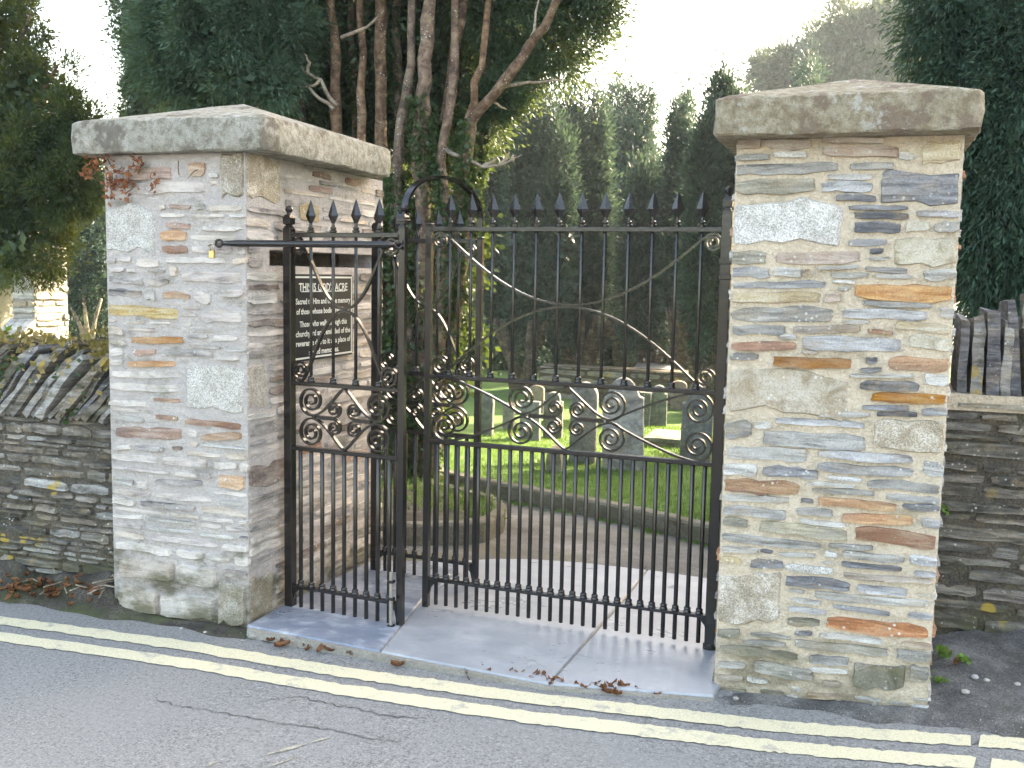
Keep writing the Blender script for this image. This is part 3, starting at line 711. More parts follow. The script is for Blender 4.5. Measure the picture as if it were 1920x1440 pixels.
FLl.fill(0, .5, .9, LPH-.02, LM, rl, (.05, .08), (.2, .4), .012, (.004, .01))

# ---- left boundary wall
WLY = 3.76
WL = empty('boundary_wall', (-4.2, WLY+.22, 0), 'low dark slate rubble wall with leaning slates on top, beside the lime-smeared pillar', 'wall')
core_box('rubble_core', (-6.4, WLY, -.05), (LPX0-.002, WLY+.45, .845), M_wallbed, WL, .012, .06, seed=9)
FW = Face((-6.4, WLY, 0), (1, 0, 0), (0, -1, 0), WL)
rw = random.Random(31)
FW.fill(1.95, 6.4+LPX0-.004, .06, .835, ['wa', 'wa', 'wb', 'wa', 'wc', 'we'], rw, (.015, .06), (.07, .30), .006, (.003, .020))
FW.fill(0, 1.95, .06, .835, ['wa', 'wb'], rw, (.06, .10), (.4, .8), .012, (.006, .03))
def slate(parent, c, L, T, D, ang, mat, rnd, lean=0.0):
    """slab on edge: length L (up its tilt), thickness T along x, depth D along y"""
    mb = MB(); n = 5; vv = []
    for i in range(n+1):
        t = i/n; k = 1-.35*max(0, t-.8)/.2*rnd.random(); off = rnd.uniform(-.004, .004)
        for sx, sy in ((-1, -1), (1, -1), (1, 1), (-1, 1)):
            vv.append(Vector((sx*T*.5*k*rnd.uniform(.8, 1.1)+off, sy*D*.5*k+rnd.uniform(-.012, .012), (t-.0)*L+rnd.uniform(-.008, .008)*(i == n))))
    ff = [(0, 3, 2, 1), tuple(n*4+q for q in range(4))]
    for i in range(n):
        for q in range(4): ff.append((i*4+q, i*4+(q+1) % 4, (i+1)*4+(q+1) % 4, (i+1)*4+q))
    M = Matrix.Rotation(ang, 4, 'Y') @ Matrix.Rotation(lean, 4, 'X')
    mb.add([M @ v for v in vv], ff)
    return mb.build('coping_slate', mat, parent, Vector(c)-parent.location)
x = -4.75
while x < LPX0-.06:
    T = rw.uniform(.016, .042); a = R(rw.uniform(38, 48)); L = rw.uniform(.36, .45)
    if x+L*math.sin(a) > LPX0-.01: L = max(.1, (LPX0-.01-x)/math.sin(a))
    slate(WL, (x, WLY+.2+rw.uniform(-.012, .012), .84), L, T, rw.uniform(.42, .48), a, S[rw.choice(['wa', 'wa', 'wb', 'wc', 'wu'])], rw)
    x += T/math.cos(a)+rw.uniform(.0, .006)
core_box('coping_bed', (-4.75, WLY+.06, .846), (LPX0-.004, WLY+.40, 1.02), M_wallbed, WL, .01, .06, seed=15)

# ---- right boundary wall
WRY = 4.33
WR = empty('boundary_wall', (1.5, WRY+.22, .1), 'dark mossy rubble wall topped with upright slates, beyond the crisp repointed pillar', 'wall')
core_box('rubble_core', (RPX1+.002, WRY, .0), (4.6, WRY+.45, 1.05), M_wallbed, WR, .012, .06, seed=10)
core_box('coping_mortar', (RPX1+.002, WRY-.01, 1.051), (4.6, WRY+.44, 1.115), M_mortar, WR, .008, .05, seed=12)
FWr = Face((RPX1+.01, WRY, 0), (1, 0, 0), (0, -1, 0), WR)
FWr.fill(0, 1.0, .12, 1.045, ['we', 'wa', 'we', 'we', 'wa', 'wb'], rw, (.018, .075), (.08, .34), .007, (.003, .020))
FWr.fill(1.0, 4.2, .12, 1.045, ['wa', 'wb'], rw, (.07, .11), (.4, .8), .012, (.006, .03))
FWm = Face((RPX1+.01, WRY-.01, 0), (1, 0, 0), (0, -1, 0), WR)
FWm.put(.06, 1.075, .75, 1.07, .022, S['v'], rw, .008)
x = RPX1+.02
while x < 2.2:
    T = rw.uniform(.018, .05); L = rw.uniform(.30, .46)
    if abs(x-.56) < .02: L = .40
    slate(WR, (x+T/2, WRY+.21+rw.uniform(-.02, .02), 1.09), L, T, rw.uniform(.32, .44), R(rw.uniform(-9, 3)), S[rw.choice(['wa', 'wu', 'wc', 'wu', 'wc'])], rw, R(rw.uniform(-4, 4)))
    x += T+rw.uniform(.004, .018)
slate(WR, (.60, WRY+.02, 1.38), .13, .022, .04, R(2), S['w'], rw)

# =================================================================== IRONWORK
ZT, ZM, ZL, ZB = 1.745, 1.102, .813, .183
def strip(name, pts, parent, M, wy=.018, th=.0085, taper=0):
    """flat iron strip along (x,z) points, broad side across the panel"""
    P = [Vector((p[0], 0, p[1])) for p in pts]; n = len(P); rows = []
    for i in range(n):
        t = (P[min(i+1, n-1)]-P[max(i-1, 0)]).normalized(); nn = Vector((-t.z, 0, t.x))
        y = Vector((0, wy/2, 0)); a = nn*th/2
        rows.append((P[i]+a-y, P[i]+a+y, P[i]-a+y, P[i]-a-y))
    V = []; F = []
    for q in range(4):
        b = len(V)
        for r_ in rows: V += [r_[q], r_[(q+1) % 4]]
        F += [(b+2*i, b+2*i+2, b+2*i+3, b+2*i+1) for i in range(n-1)]
    b = len(V); V += list(rows[0])+list(rows[-1]); F += [(b, b+1, b+2, b+3), (b+7, b+6, b+5, b+4)]
    c = sum(P, Vector())/n
    o = link(name, mesh(name, [v-c for v in V], F, True), M_iron, parent)
    o.matrix_basis = M @ Matrix.Translation(c)
    return o
def spiral(cx, cz, R0, a0, sgn, turns=2.15, rend=.010, n=64):
    out = []
    for i in range(n+1):
        t = i/n; r_ = R0+(rend-R0)*(t**.9); a = a0+sgn*2*math.pi*turns*t
        out.append((cx+r_*math.cos(a), cz+r_*math.sin(a)))
    return out
def bez(p0, p1, p2, p3, n=24):
    return [tuple(p0[k]*(1-t)**3+3*p1[k]*t*(1-t)**2+3*p2[k]*t*t*(1-t)+p3[k]*t**3 for k in (0, 1)) for t in [i/n for i in range(n+1)]]
# shared part meshes
def m_spear():
    mb = MB()
    mb.lathe([(.010, 0), (.016, .002), (.016, .010), (.010, .012), (.013, .016), (.013, .022), (.0075, .026), (.0065, .040)], 10)
    mb.lathe([(.0065, .036), (.0255, .072), (.012, .112), (.001, .140)], 4, sx=1.0, sy=.55)
    return mb.me('spear_finial')
def m_collar():
    mb = MB(); mb.lathe([(.0105, -.004), (.0165, 0), (.0165, .007), (.0125, .010), (.0145, .014), (.0145, .020), (.009, .026)], 10); return mb.me('collar', True)
def m_post_finial():
    mb = MB()
    mb.lathe([(.022, 0), (.022, .006), (.016, .010), (.015, .014), (.026, .018), (.027, .045), (.018, .058)], 4, rot=math.pi/4)
    mb.lathe([(.012, .056), (.009, .066), (.014, .072), (.017, .081), (.014, .091), (.005, .097)], 12)
    return mb.me('post_finial')
ME_SPEAR, ME_COL, ME_PF = m_spear(), m_collar(), m_post_finial()
for me in (ME_SPEAR, ME_COL, ME_PF): me.materials.append(M_iron)
def rod_mesh(name, L, r_, n=10):
    mb = MB(); mb.lathe([(r_*.8, 0), (r_, .002), (r_, L-.002), (r_*.8, L)], n); me = mb.me(name, False)
    me.polygons.foreach_set('use_smooth', [len(p.vertices) == 4 for p in me.polygons]); me.materials.append(M_iron); return me
ME_LB = rod_mesh('bar', ZL-(ZB-.115), .0092); ME_UB = rod_mesh('bar', ZT-ZM, .0072)
def box_part(name, a, b, parent, M, bev=.0025, mat=None):
    c = (Vector(a)+Vector(b))/2; h = (Vector(b)-Vector(a))/2
    bm = bmesh.new(); bmesh.ops.create_cube(bm, size=2)
    for v in bm.verts: v.co = Vector((v.co.x*h.x, v.co.y*h.y, v.co.z*h.z))
    bmesh.ops.bevel(bm, geom=bm.edges[:], offset=min(bev, min(h)*.5), segments=1, affect='EDGES')
    me = bpy.data.meshes.new(name); bm.to_mesh(me); bm.free()
    o = link(name, me, mat or M_iron, parent); o.matrix_basis = M @ Matrix.Translation(c); return o
def put(name, me, parent, M): o = link(name, me, None, parent); o.matrix_basis = M; return o
T3 = lambda x, y, z: Matrix.Translation((x, y, z))
def iron_panel(root, A, B, nlow, dz, gate, post_a, post_b):
    """A, B world xy of the two post centres; root an empty (no rotation)"""
    A = Vector((*A, 0)); B = Vector((*B, 0)); L = (B-A).length; d = (B-A)/L
    Mw = Matrix.Translation(A-root.location) @ Matrix.Rotation(math.atan2(d.y, d.x), 4, 'Z') @ T3(0, 0, root.location.z*0)
    M = Mw
    zt, zm, zl, zb = ZT+dz, ZM+dz, ZL+dz, ZB+dz
    pw = .0135
    for xx, (z0, z1, fin, wd) in ((0, post_a), (L, post_b)):
        pw = .0135
        po = box_part('post', (xx-wd, -wd, z0), (xx+wd, wd, z1), root, M)
        if fin:
            f = link('post_finial', ME_PF, None, po); f.matrix_basis = T3(0, 0, (z1-z0)/2-.001)
        else:
            f = box_part('post_cap', (-wd*1.12, -wd*1.12, (z1-z0)/2), (wd*1.12, wd*1.12, (z1-z0)/2+.008), po, Matrix.Identity(4), .003)
    e = pw+.001
    for z, hh, dd in ((zt, .010, .018), (zm, .009, .017), (zl, .009, .017), (zb, .007, .014)):
        box_part('rail', (e, -dd, z-hh), (L-e, dd, z+hh), root, M)
    # gussets under the bottom rail
    for xx, sg in ((e, 1), (L-e, -1)):
        mb = MB(); q = [(0, 0), (.045, 0), (.026, -.012), (.011, -.03), (.004, -.06), (0, -.06)]
        vv = [(sg*a, y, b) for y in (-.006, .006) for a, b in q]; m_ = len(q)
        mb.add(vv, [tuple(range(m_)), tuple(range(2*m_-1, m_-1, -1))]+[(i, m_+i, m_+(i+1) % m_, (i+1) % m_) for i in range(m_)])
        g = mb.build('gusset', M_iron, root); g.matrix_basis = M @ T3(xx, 0, zb-.0075)
    sp = L/(nlow+1)
    for i in range(1, nlow+1):
        b = put('bar', ME_LB, root, M @ T3(sp*i, 0, zb-.115))
        put('collar', ME_COL, b, T3(0, 0, .115+.007))
        if i % 2 == 0:
            u = put('bar', ME_UB, root, M @ T3(sp*i, 0, zm))
            put('collar', ME_COL, u, T3(0, 0, .009))
            put('spear_finial', ME_SPEAR, u, T3(0, 0, ZT-ZM+.010))
    # ---- scrolls, upper field
    zc = (zt+zm)/2+.006; mid = L/2
    rT, rB = (.036, .045)
    def mirror(pts): return [(L-x, z) for x, z in pts]
    cx = e+rT+.004; top = zt-.0135
    W = mid-cx
    left = spiral(cx, top-rT, rT, math.pi/2, 1, 2.0)[::-1]+bez((cx, top), (cx+min(.05, W*.2), top-.005), (mid-W*.52, zc+.004), (mid, zc+.004), 30)[1:]
    strip('scroll', left+mirror(left)[::-1][1:], root, M)
    cx = e+rB+.004; bot = zm+.0125; W = mid-cx
    left = spiral(cx, bot+rB, rB, -math.pi/2, -1, 2.0)[::-1]+bez((cx, bot), (cx+min(.05, W*.2), bot+.005), (mid-W*.52, zc-.004), (mid, zc-.004), 30)[1:]
    strip('scroll', left+mirror(left)[::-1][1:], root, M)
    # ---- scroll band
    z0 = (zm+zl)/2; Rb = (zm-zl)/4-.007; rs = .036
    hw = .185 if gate else .155
    for s_ in (1, -1):
        fz = lambda pts: [(x, z0+s_*z) for x, z in pts]
        J = mid-hw; cb = J-.012
        p = bez((mid, (zm-zl)/2-.012), (mid-.03, (zm-zl)/2-.018), (cb+.07, .006), (cb, .006), 20)+spiral(cb, .006+Rb, Rb, -math.pi/2, -1, 2.2)[1:]
        strip('scroll', fz(p), root, M); strip('scroll', mirror(fz(p)), root, M)
        cs = mid-.052
        p = bez((J+.02, .004), (J+.05, .004), (cs-.03, .004), (cs, .004), 8)+spiral(cs, .004+rs, rs, -math.pi/2, 1, 1.8, .009)[1:]
        strip('scroll', fz(p), root, M); strip('scroll', mirror(fz(p)), root, M)
        if gate:
            ce = e+Rb+.004; tp = .008+2*Rb
            p = bez((J-.02, .008), (J-.06, .03), (ce+.10, tp-.004), (ce, tp), 26)+spiral(ce, .008+Rb, Rb, math.pi/2, 1, 2.2)[1:]
            strip('scroll', fz(p), root, M); strip('scroll', mirror(fz(p)), root, M)
        # rivet block where the strips meet the rail
    for xx in (mid-hw, mid+hw):
        box_part('clip', (xx-.008, -.010, z0-.010), (xx+.008, .010, z0+.010), root, M)
    return M, L

P1, P2, P3, P4 = (-2.369, 3.883), (-1.802, 3.835), (-2.27, 4.53), (-1.715, 4.50)
P5, P6 = (-1.798, 4.097), (-.515, 4.058)
EN = empty('kissing_gate_enclosure', (P1[0], P1[1], ZS), 'pair of black iron railing panels against the plaque pillar, joined by a hoop', 'railing')
# enclosure z: panels are built in world z, so compensate the empty's height
def iron_panel_w(root, *a):
    before = set(root.children)
    M, L = iron_panel(root, *a)
    for o in root.children:
        if o not in before: o.matrix_basis = Matrix.Translation((0, 0, -root.location.z)) @ o.matrix_basis
    return Matrix.Translation((0, 0, -root.location.z)) @ M, L
Mf, Lf = iron_panel_w(EN, P1, P2, 9, 0, False, (ZS+.002, ZT+.03, True, .020), (.09, ZT+.03, True, .0145))
Mk, Lk = iron_panel_w(EN, P3, P4, 9, 0, False, (ZS+.002, ZT+.03, True, .020), (.07, ZT+.012, False, .0145))
# hoop joining the free ends
a = Vector((*P2, ZT+.01)); b = Vector((*P4, ZT+.01)); dv = b-a; n = 40
a += dv*.02; W = dv.length; hd = dv.normalized(); pts = []
for i in range(n+1):
    t = i/n
    if t < .12: pts.append((0, t/.12*.055))
    elif t > .88: pts.append((W*.97, (1-t)/.12*.055))
    else:
        q = (t-.12)/.76*math.pi; pts.append((W*.485*(1-math.cos(q)), .055+.155*math.sin(q)))
Mh = Matrix.Translation(a-EN.location) @ Matrix.Rotation(math.atan2(hd.y, hd.x), 4, 'Z')
strip('hoop', pts, EN, Mh, .030, .011)
box_part('hoop_foot', (-.035, -.020, .0), (.014, .020, .010), EN, Mh)
# drop bolt on the free end of the front panel
mb = MB(); mb.lathe([(.0085, 0), (.0085, .30), (.006, .302)], 8); o = mb.build('drop_bolt', M_steel, EN); o.matrix_basis = Mf @ T3(Lf-.028, -.032, ZS-.02)
for z in (.09, .21, .285): box_part('bolt_keeper', (Lf-.042, -.044, z-.006), (Lf-.012, -.019, z+.006), EN, Mf)

GA = empty('iron_gate', (P6[0], P6[1], ZS), 'wide black wrought iron gate leaf with scrollwork and spear tops, hung on the repointed pillar', 'gate')
Mg, Lg = iron_panel_w(GA, P5, P6, 25, .038, True, (.09, ZT+.055, False, .0145), (ZS+.012, ZT+.11, True, .021))
# pivot foot, top hinge strap
mb = MB(); mb.lathe([(.030, 0), (.030, .02), (.027, .024), (.030, .028), (.030, .05), (.024, .056)], 14); o = mb.build('pivot_socket', M_iron, GA); o.matrix_basis = Mg @ T3(Lg, 0, ZS+.012)
box_part('foot_plate', (Lg-.055, -.035, ZS+.001), (Lg+.03, .035, ZS+.012), GA, Mg)
for z in (1.60, 1.66): box_part('hinge_strap', (Lg-.026, -.027, z-.011), (Lg+.055, .027, z+.011), GA, Mg)

# stay bar from the panel end across to a staple on the pillar's street face, with padlock
q0 = Vector((P2[0]+.01, P2[1]-.03, 0)); q0.z = hy(752, 459, q0.y).z
q1 = hy(404, 456, LPY0-.05)
SB = empty('stay_bar', q1, 'long black iron bar with eyes at both ends, reaching from railing panel to pillar', 'bar')
dd = (q0-q1); ln = dd.length; dn = dd.normalized(); rel = lambda t: dn*t
mb = MB(); mb.tube([rel(.03), rel(.06), rel(.09), rel(.3), rel(ln-.08), rel(ln-.03)], [.009, .012, .014, .0145, .0145, .012], 10); mb.build('rod', M_iron, SB, smooth=True)
for cpos in (rel(.015), rel(ln-.015)):
    mb = MB(); sv = dn; uv = Vector((0, 0, 1)); mb.tube([cpos+(sv*math.cos(k*math.pi/6)+uv*math.sin(k*math.pi/6))*.014 for k in range(13)], .006, 8); mb.build('eye', M_iron, SB, smooth=True)
mb = MB(); mb.tube([Vector((.0, .06, 0)), Vector((-.004, .0, 0)), Vector((-.012, -.02, -.002)), Vector((-.02, -.015, -.012))], .006, 8); mb.build('staple', M_steel, SB, smooth=True)
PD = empty('padlock', q1+Vector((-.006, -.016, -.05)), 'small brass padlock hanging from the stay bar eye', 'padlock')
box_part('body', (-.012, -.008, -.012), (.012, .008, .020), PD, Matrix.Identity(4), .002, M_brass)
mb = MB(); mb.tube([Vector((-.008, 0, .018)), Vector((-.008, 0, .036)), Vector((-.005, 0, .043)), Vector((.005, 0, .043)), Vector((.008, 0, .036)), Vector((.008, 0, .018))], .0028, 8); mb.build('shackle', M_steel, PD, smooth=True)

# =================================================================== PLAQUE
pt = hx(660, 515, LPX1+.02); pb = hx(662, 664, LPX1+.02); pl_ = hx(546, 513, LPX1+.02)
Y0_, Y1_ = pl_.y, pt.y; Z1_, Z0_ = pt.z, pb.z
PLQ = empty('memorial_plaque', (LPX1+.012, (Y0_+Y1_)/2, (Z0_+Z1_)/2), 'black rectangular plaque with pale lettering and border, fixed to pillar behind railing', 'sign')
M_plq = flat('plaque_black', (.008, .012, .017), .5); M_let = flat('plaque_letters', (.62, .64, .60), .6)
M_plq.node_tree.nodes['Principled BSDF'].inputs['Specular IOR Level'].default_value = .12
PW, PH = Y1_-Y0_, Z1_-Z0_
MP = Matrix(((0, 0, 1, 0), (1, 0, 0, 0), (0, 1, 0, 0), (0, 0, 0, 1)))
box_part('board', (-PW/2, -PH/2, 0), (PW/2, PH/2, .012), PLQ, MP, .002, M_plq)
bw = .008; ins = .010
fr = MB()
for a, b in (((-PW/2+ins, -PH/2+ins), (PW/2-ins, -PH/2+ins+bw)), ((-PW/2+ins, PH/2-ins-bw), (PW/2-ins, PH/2-ins)), ((-PW/2+ins, -PH/2+ins+bw), (-PW/2+ins+bw, PH/2-ins-bw)), ((PW/2-ins-bw, -PH/2+ins+bw), (PW/2-ins, PH/2-ins-bw))):
    fr.box((a[0], a[1], .0115), (b[0], b[1], .0135))
o = fr.build('border', M_let, PLQ); o.matrix_basis = MP
lines = [("THIS IS GOD'S ACRE", .345, .105, .80), ("Sacred to Him and to the memory", .185, .074, .90), ("of those whose bodies rest here.", .070, .074, .88), ("Those who walk through this", -.075, .074, .78), ("churchyard are reminded of the", -.185, .074, .90), ("reverence due to it as a place of", -.295, .074, .90), ("sacred memories.", -.405, .074, .50)]
for txt, fz_, size, wfrac in lines:
    cu = bpy.data.curves.new('t', 'FONT'); cu.body = txt; cu.align_x = 'CENTER'; cu.align_y = 'CENTER'; cu.size = size*PH*1.25; cu.offset = .0009; cu.resolution_u = 2
    to = bpy.data.objects.new('t', cu); COL.objects.link(to); bpy.context.view_layer.update()
    me = bpy.data.meshes.new_from_object(to.evaluated_get(bpy.context.evaluated_depsgraph_get())); bpy.data.objects.remove(to)
    xs = [v.co.x for v in me.vertices]; k = wfrac*PW/(max(xs)-min(xs))
    for v in me.vertices: v.co.x *= k
    me.name = 'lettering'; o = link('lettering', me, M_let, PLQ); o.matrix_basis = MP @ T3(0, fz_*PH*1.0, .0132)
un = MB(); un.box((-PW*.36, PH*.295, .0115), (PW*.36, PH*.305, .0134)); o = un.build('underline', M_let, PLQ); o.matrix_basis = MP
for sx in (-1, 1):
    for sy in (-1, 1):
        mb = MB(); mb.lathe([(.005, 0), (.005, .002), (.003, .004)], 8); o = mb.build('screw', M_steel, PLQ); o.matrix_basis = MP @ T3(sx*(PW/2-.0065), sy*(PH/2-.0065), .012)

# =================================================================== HEADSTONES AND CHURCHYARD THINGS
M_hs = stone_mat('headstone_slate', (.09, .098, .098), (.145, .153, .15), (.23, .24, .228), strat=False, moss=.35, lime=.1, limec=(.4, .42, .4), stain=.1)
M_hs2 = stone_mat('headstone_brown', (.16, .13, .11), (.26, .21, .18), (.36, .30, .26), strat=False, moss=.35, lime=.1)
M_hs3 = stone_mat('headstone_lichened', (.11, .105, .095), (.19, .185, .175), (.33, .32, .295), strat=False, moss=.5, lime=.3)
def headstone(xl, xr, yt, yb, style, label, mat=M_hs, tilt=0.0, thick=.09, off=.10, yaw=0.0):
    b = hg((xl+xr)/2, yb, lambda X, Y: lawn_z(X, Y)); dep = (b-O).dot(fw)
    wd = (xr-xl)*dep/FPX; ht = (yb-yt)*dep/FPX
    q = []
    if style == 'round':
        q = [(-.5, 0), (-.5, .82)]+[(-.5*math.cos(t), .82+.18*math.sin(t)) for t in [math.pi*i/12 for i in range(1, 12)]]+[(.5, .82), (.5, 0)]
    elif style == 'ogee':
        q = [(-.5, 0), (-.5, .78), (-.40, .80), (-.34, .87)]+[(-.3*math.cos(t), .87+.13*math.sin(t)) for t in [math.pi*i/10 for i in range(1, 10)]]+[(.34, .87), (.40, .80), (.5, .78), (.5, 0)]
    elif style == 'shoulder':
        q = [(-.5, 0), (-.5, .80), (-.36, .80), (-.36, .88)]+[(-.36*math.cos(t), .88+.12*math.sin(t)) for t in [math.pi*i/8 for i in range(1, 8)]]+[(.36, .88), (.36, .80), (.5, .80), (.5, 0)]
    elif style == 'flat':
        q = [(-.5, 0), (-.5, 1), (.5, .985), (.5, 0)]
    else:
        q = [(-.5, 0), (-.42, .7), (-.2, .95), (.15, 1), (.4, .8), (.5, .3), (.48, 0)]
    q = [(x*wd, z*ht) for x, z in q]
    q[0] = (q[0][0], -.12); q[-1] = (q[-1][0], -.12)
    m_ = len(q); e = .012; mb = MB(); ccx, ccz = 0, ht*.45
    inn = [(x+(ccx-x)*e/max(.1, wd), z+(ccz-z)*e/max(.1, ht)) for x, z in q]
    vv = [(x, -thick/2, z) for x, z in inn]+[(x, -thick/2+e, z) for x, z in q]+[(x, thick/2, z) for x, z in q]
    ff = [tuple(range(m_)), tuple(range(3*m_-1, 2*m_-1, -1))]
    for i in range(m_):
        j = (i+1) % m_; ff += [(i, m_+i, m_+j, j), (m_+i, 2*m_+i, 2*m_+j, m_+j)]
    mb.add(vv, ff); o = mb.build('headstone', mat); o.location = b+Vector((0, thick/2, 0))
    o.rotation_euler = (R(rw.uniform(-3, 3)), tilt, YAW*.5+yaw)
    tag(o, label, 'headstone', 'headstones on the lawn'); return o
headstone(1127, 1204, 708, 882, 'ogee', 'tall grey headstone with shaped top and brown mossy foot, nearest the kerb', M_hs3, R(-1.5))
headstone(1064, 1114, 716, 868, 'round', 'narrow grey-green slate headstone standing beside a low mossy stump', M_hs, R(1))
headstone(1018, 1050, 838, 886, 'stump', 'low rounded moss-covered stump of a broken headstone', S['m'], 0, .16)
headstone(1272, 1330, 726, 868, 'ogee', 'pale slate headstone with ogee shoulders and white lichen streaks', M_hs, R(1.2))
headstone(1193, 1216, 735, 800, 'flat', 'small square-topped slate headstone leaning behind the tall lichened one', M_hs, R(2))
headstone(1217, 1248, 722, 799, 'shoulder', 'shouldered slate headstone in front of the rubble wall', M_hs)
headstone(1256, 1287, 714, 768, 'round', 'brown round-topped headstone against the rubble wall', M_hs2, R(-2))
headstone(1290, 1320, 716, 790, 'round', 'grey headstone half hidden behind the white-streaked ogee one', M_hs)
headstone(895, 921, 738, 818, 'round', 'round-topped slate headstone standing alone under the yews', M_hs, R(2))
headstone(972, 1010, 752, 826, 'flat', 'square slate headstone in shade behind the mossy stump', M_hs, R(-1))
headstone(1016, 1052, 735, 822, 'shoulder', 'dim shouldered headstone beside the square one in shade', M_hs)
headstone(990, 1018, 722, 774, 'round', 'distant reddish-brown headstone under the yew boughs', M_hs2)
headstone(940, 962, 756, 806, 'flat', 'little squat headstone beneath the dark yews', M_hs3)
# low ledger tomb
b = hg(1252, 834, lambda X, Y: lawn_z(X, Y))
mb = MB(); mb.box((-.17, -.2, -.1), (.17, .35, .06)); mb.box((-.20, -.23, .061), (.20, .38, .095))
tag(mb.build('ledger_tomb', S['m'], None, b), 'low mossy ledger tomb lying on the grass', 'tomb')
# rubble wall and corrugated lean-to behind the stones
fwp = hg(1180, 772, lambda X, Y: lawn_z(X, Y)); 
FWL = empty('churchyard_wall', (fwp.x+1.2, 14.2, -.4), 'old rubble wall standing behind the headstones below the yews', 'wall')
core_box('rubble_core', (fwp.x-1.6, 14.2, -.6), (fwp.x+4.5, 14.6, .22), M_wallbed, FWL, .01, .15, seed=33)
Ff = Face((fwp.x-1.6, 14.2, 0), (1, 0, 0), (0, -1, 0), FWL)
Ff.fill(0, 6.1, -.4, .21, ['wa', 'wc', 'wb', 'wc'], rw, (.07, .13), (.2, .5), .02, (.01, .04))
sa = hy(1180, 684, 15.2); sb_ = hy(1259, 690, 15.2)
SH = empty('garden_shed', ((sa.x+sb_.x)/2, 15.9, -.4), 'small dark shed with pale corrugated roof behind the rubble wall', 'shed')
sw = sb_.x-sa.x
mb = MB(); mb.box((-sw/2+.05, -.6, 0), (sw/2-.05, .6, sa.z+.25)); mb.build('walls', flat('shed_boards', (.05, .045, .04), .9, 0, .2), SH)
mb = MB(); vv = []; nc = 40
for j, (yy, zz) in enumerate(((-.75, sa.z+.24), (.75, sa.z+.55))):
    for i in range(nc+1): vv.append((-sw/2+sw*i/nc, yy, zz+.018*math.cos(i*math.pi)))
vv += [(x, y, z-.03) for x, y, z in vv]
m2 = 2*(nc+1)
ff = [(i, i+1, nc+2+i, nc+1+i) for i in range(nc)]+[(i+m2, i+m2+1, i+1, i) for i in range(nc)]+[(nc+1+i, nc+2+i, nc+2+i+m2, nc+1+i+m2) for i in range(nc)]
mb.add(vv, ff); mb.build('roof', flat('corrugated_sheet', (.42, .42, .40), .6, 0, .15), SH)

# church corner with buttress at far left
cb_ = hy(45, 640, 9.0)
CH = empty('church', (cb_.x-.6, 10.0, -.1), 'stone church corner with a stepped sunlit buttress beyond the wall', 'church')
M_ch = stone_mat('church_stone', (.22, .19, .17), (.34, .31, .28), (.48, .45, .41), lime=.2, moss=.2)
bx0, bx1 = hy(25, 600, 9.0).x, hy(66, 600, 9.0).x
sz = hy(30, 600, 9.0).z; sz2 = hy(30, 650, 8.7).z
def chbox(name, a, b): return core_box(name, a, b, mortar_mat('church_'+name, (.30, .27, .24), (.44, .41, .37), dirtamt=.4), CH, .006, .1, seed=40)
chbox('wall', (bx0-4, 9.5, -.2), (min(bx0, hy(30, 600, 13).x), 13, 4.5))
chbox('buttress', (bx0, 9.0, -.2), (bx1, 9.5, 3.5))
bz = hy(30, 600, 9.0).z
# sloped lower stage of buttress
mb = MB(); yb0 = 8.62
vv = [(bx0-.01, yb0, -.2), (bx1+.06, yb0, -.2), (bx1+.06, 9.05, -.2), (bx0-.01, 9.05, -.2), (bx0-.01, yb0, sz2), (bx1+.06, yb0, sz2), (bx1+.01, 8.99, sz), (bx0-.01, 8.99, sz)]
mb.add([Vector(v)-CH.location for v in vv], [(0, 1, 5, 4), (1, 2, 6, 5), (4, 5, 6, 7), (3, 0, 4, 7)]); mb.build('buttress_stage', M_ch, CH)
FB = Face((bx0, 9.0, 0), (1, 0, 0), (0, -1, 0), CH)
FB.fill(0, bx1-bx0, sz, 2.6, ['p', 'g', 'p', 't'], rw, (.05, .09), (.12, .3), .012, (.008, .02))
FBr = Face((bx1, 9.0, 0), (0, 1, 0), (1, 0, 0), CH)
FBr.fill(0, .5, .2, 2.6, ['g', 'p', 'g'], rw, (.05, .09), (.15, .4), .012, (.008, .02))
# weathering slates on the buttress slope
sl_n = (Vector((0, 8.99-yb0, sz-sz2))).normalized()
for j in range(4):
    for i in range(3):
        x0_ = bx0+(bx1-bx0+.04)*i/3; p = Vector((x0_, yb0, sz2))+sl_n*((Vector((0, 8.99-yb0, sz-sz2))).length*j/4)
        ln_ = (Vector((0, 8.99-yb0, sz-sz2))).length/4*.95; wd_ = (bx1-bx0+.04)/3*.94; nn_ = Vector((0, -sl_n.z, sl_n.y))
        mb = MB(); q = [Vector((0, 0, 0)), Vector((wd_, 0, 0)), Vector((wd_, 0, 0))+sl_n*ln_, sl_n*ln_]
        mb.add([v+nn_*.004 for v in q]+[v+nn_*.03 for v in q], [(4, 5, 6, 7), (0, 1, 5, 4), (1, 2, 6, 5), (2, 3, 7, 6), (3, 0, 4, 7)])
        mb.build('weathering_stone', S[rw.choice(['p', 'w', 'p'])], CH, p-CH.location)

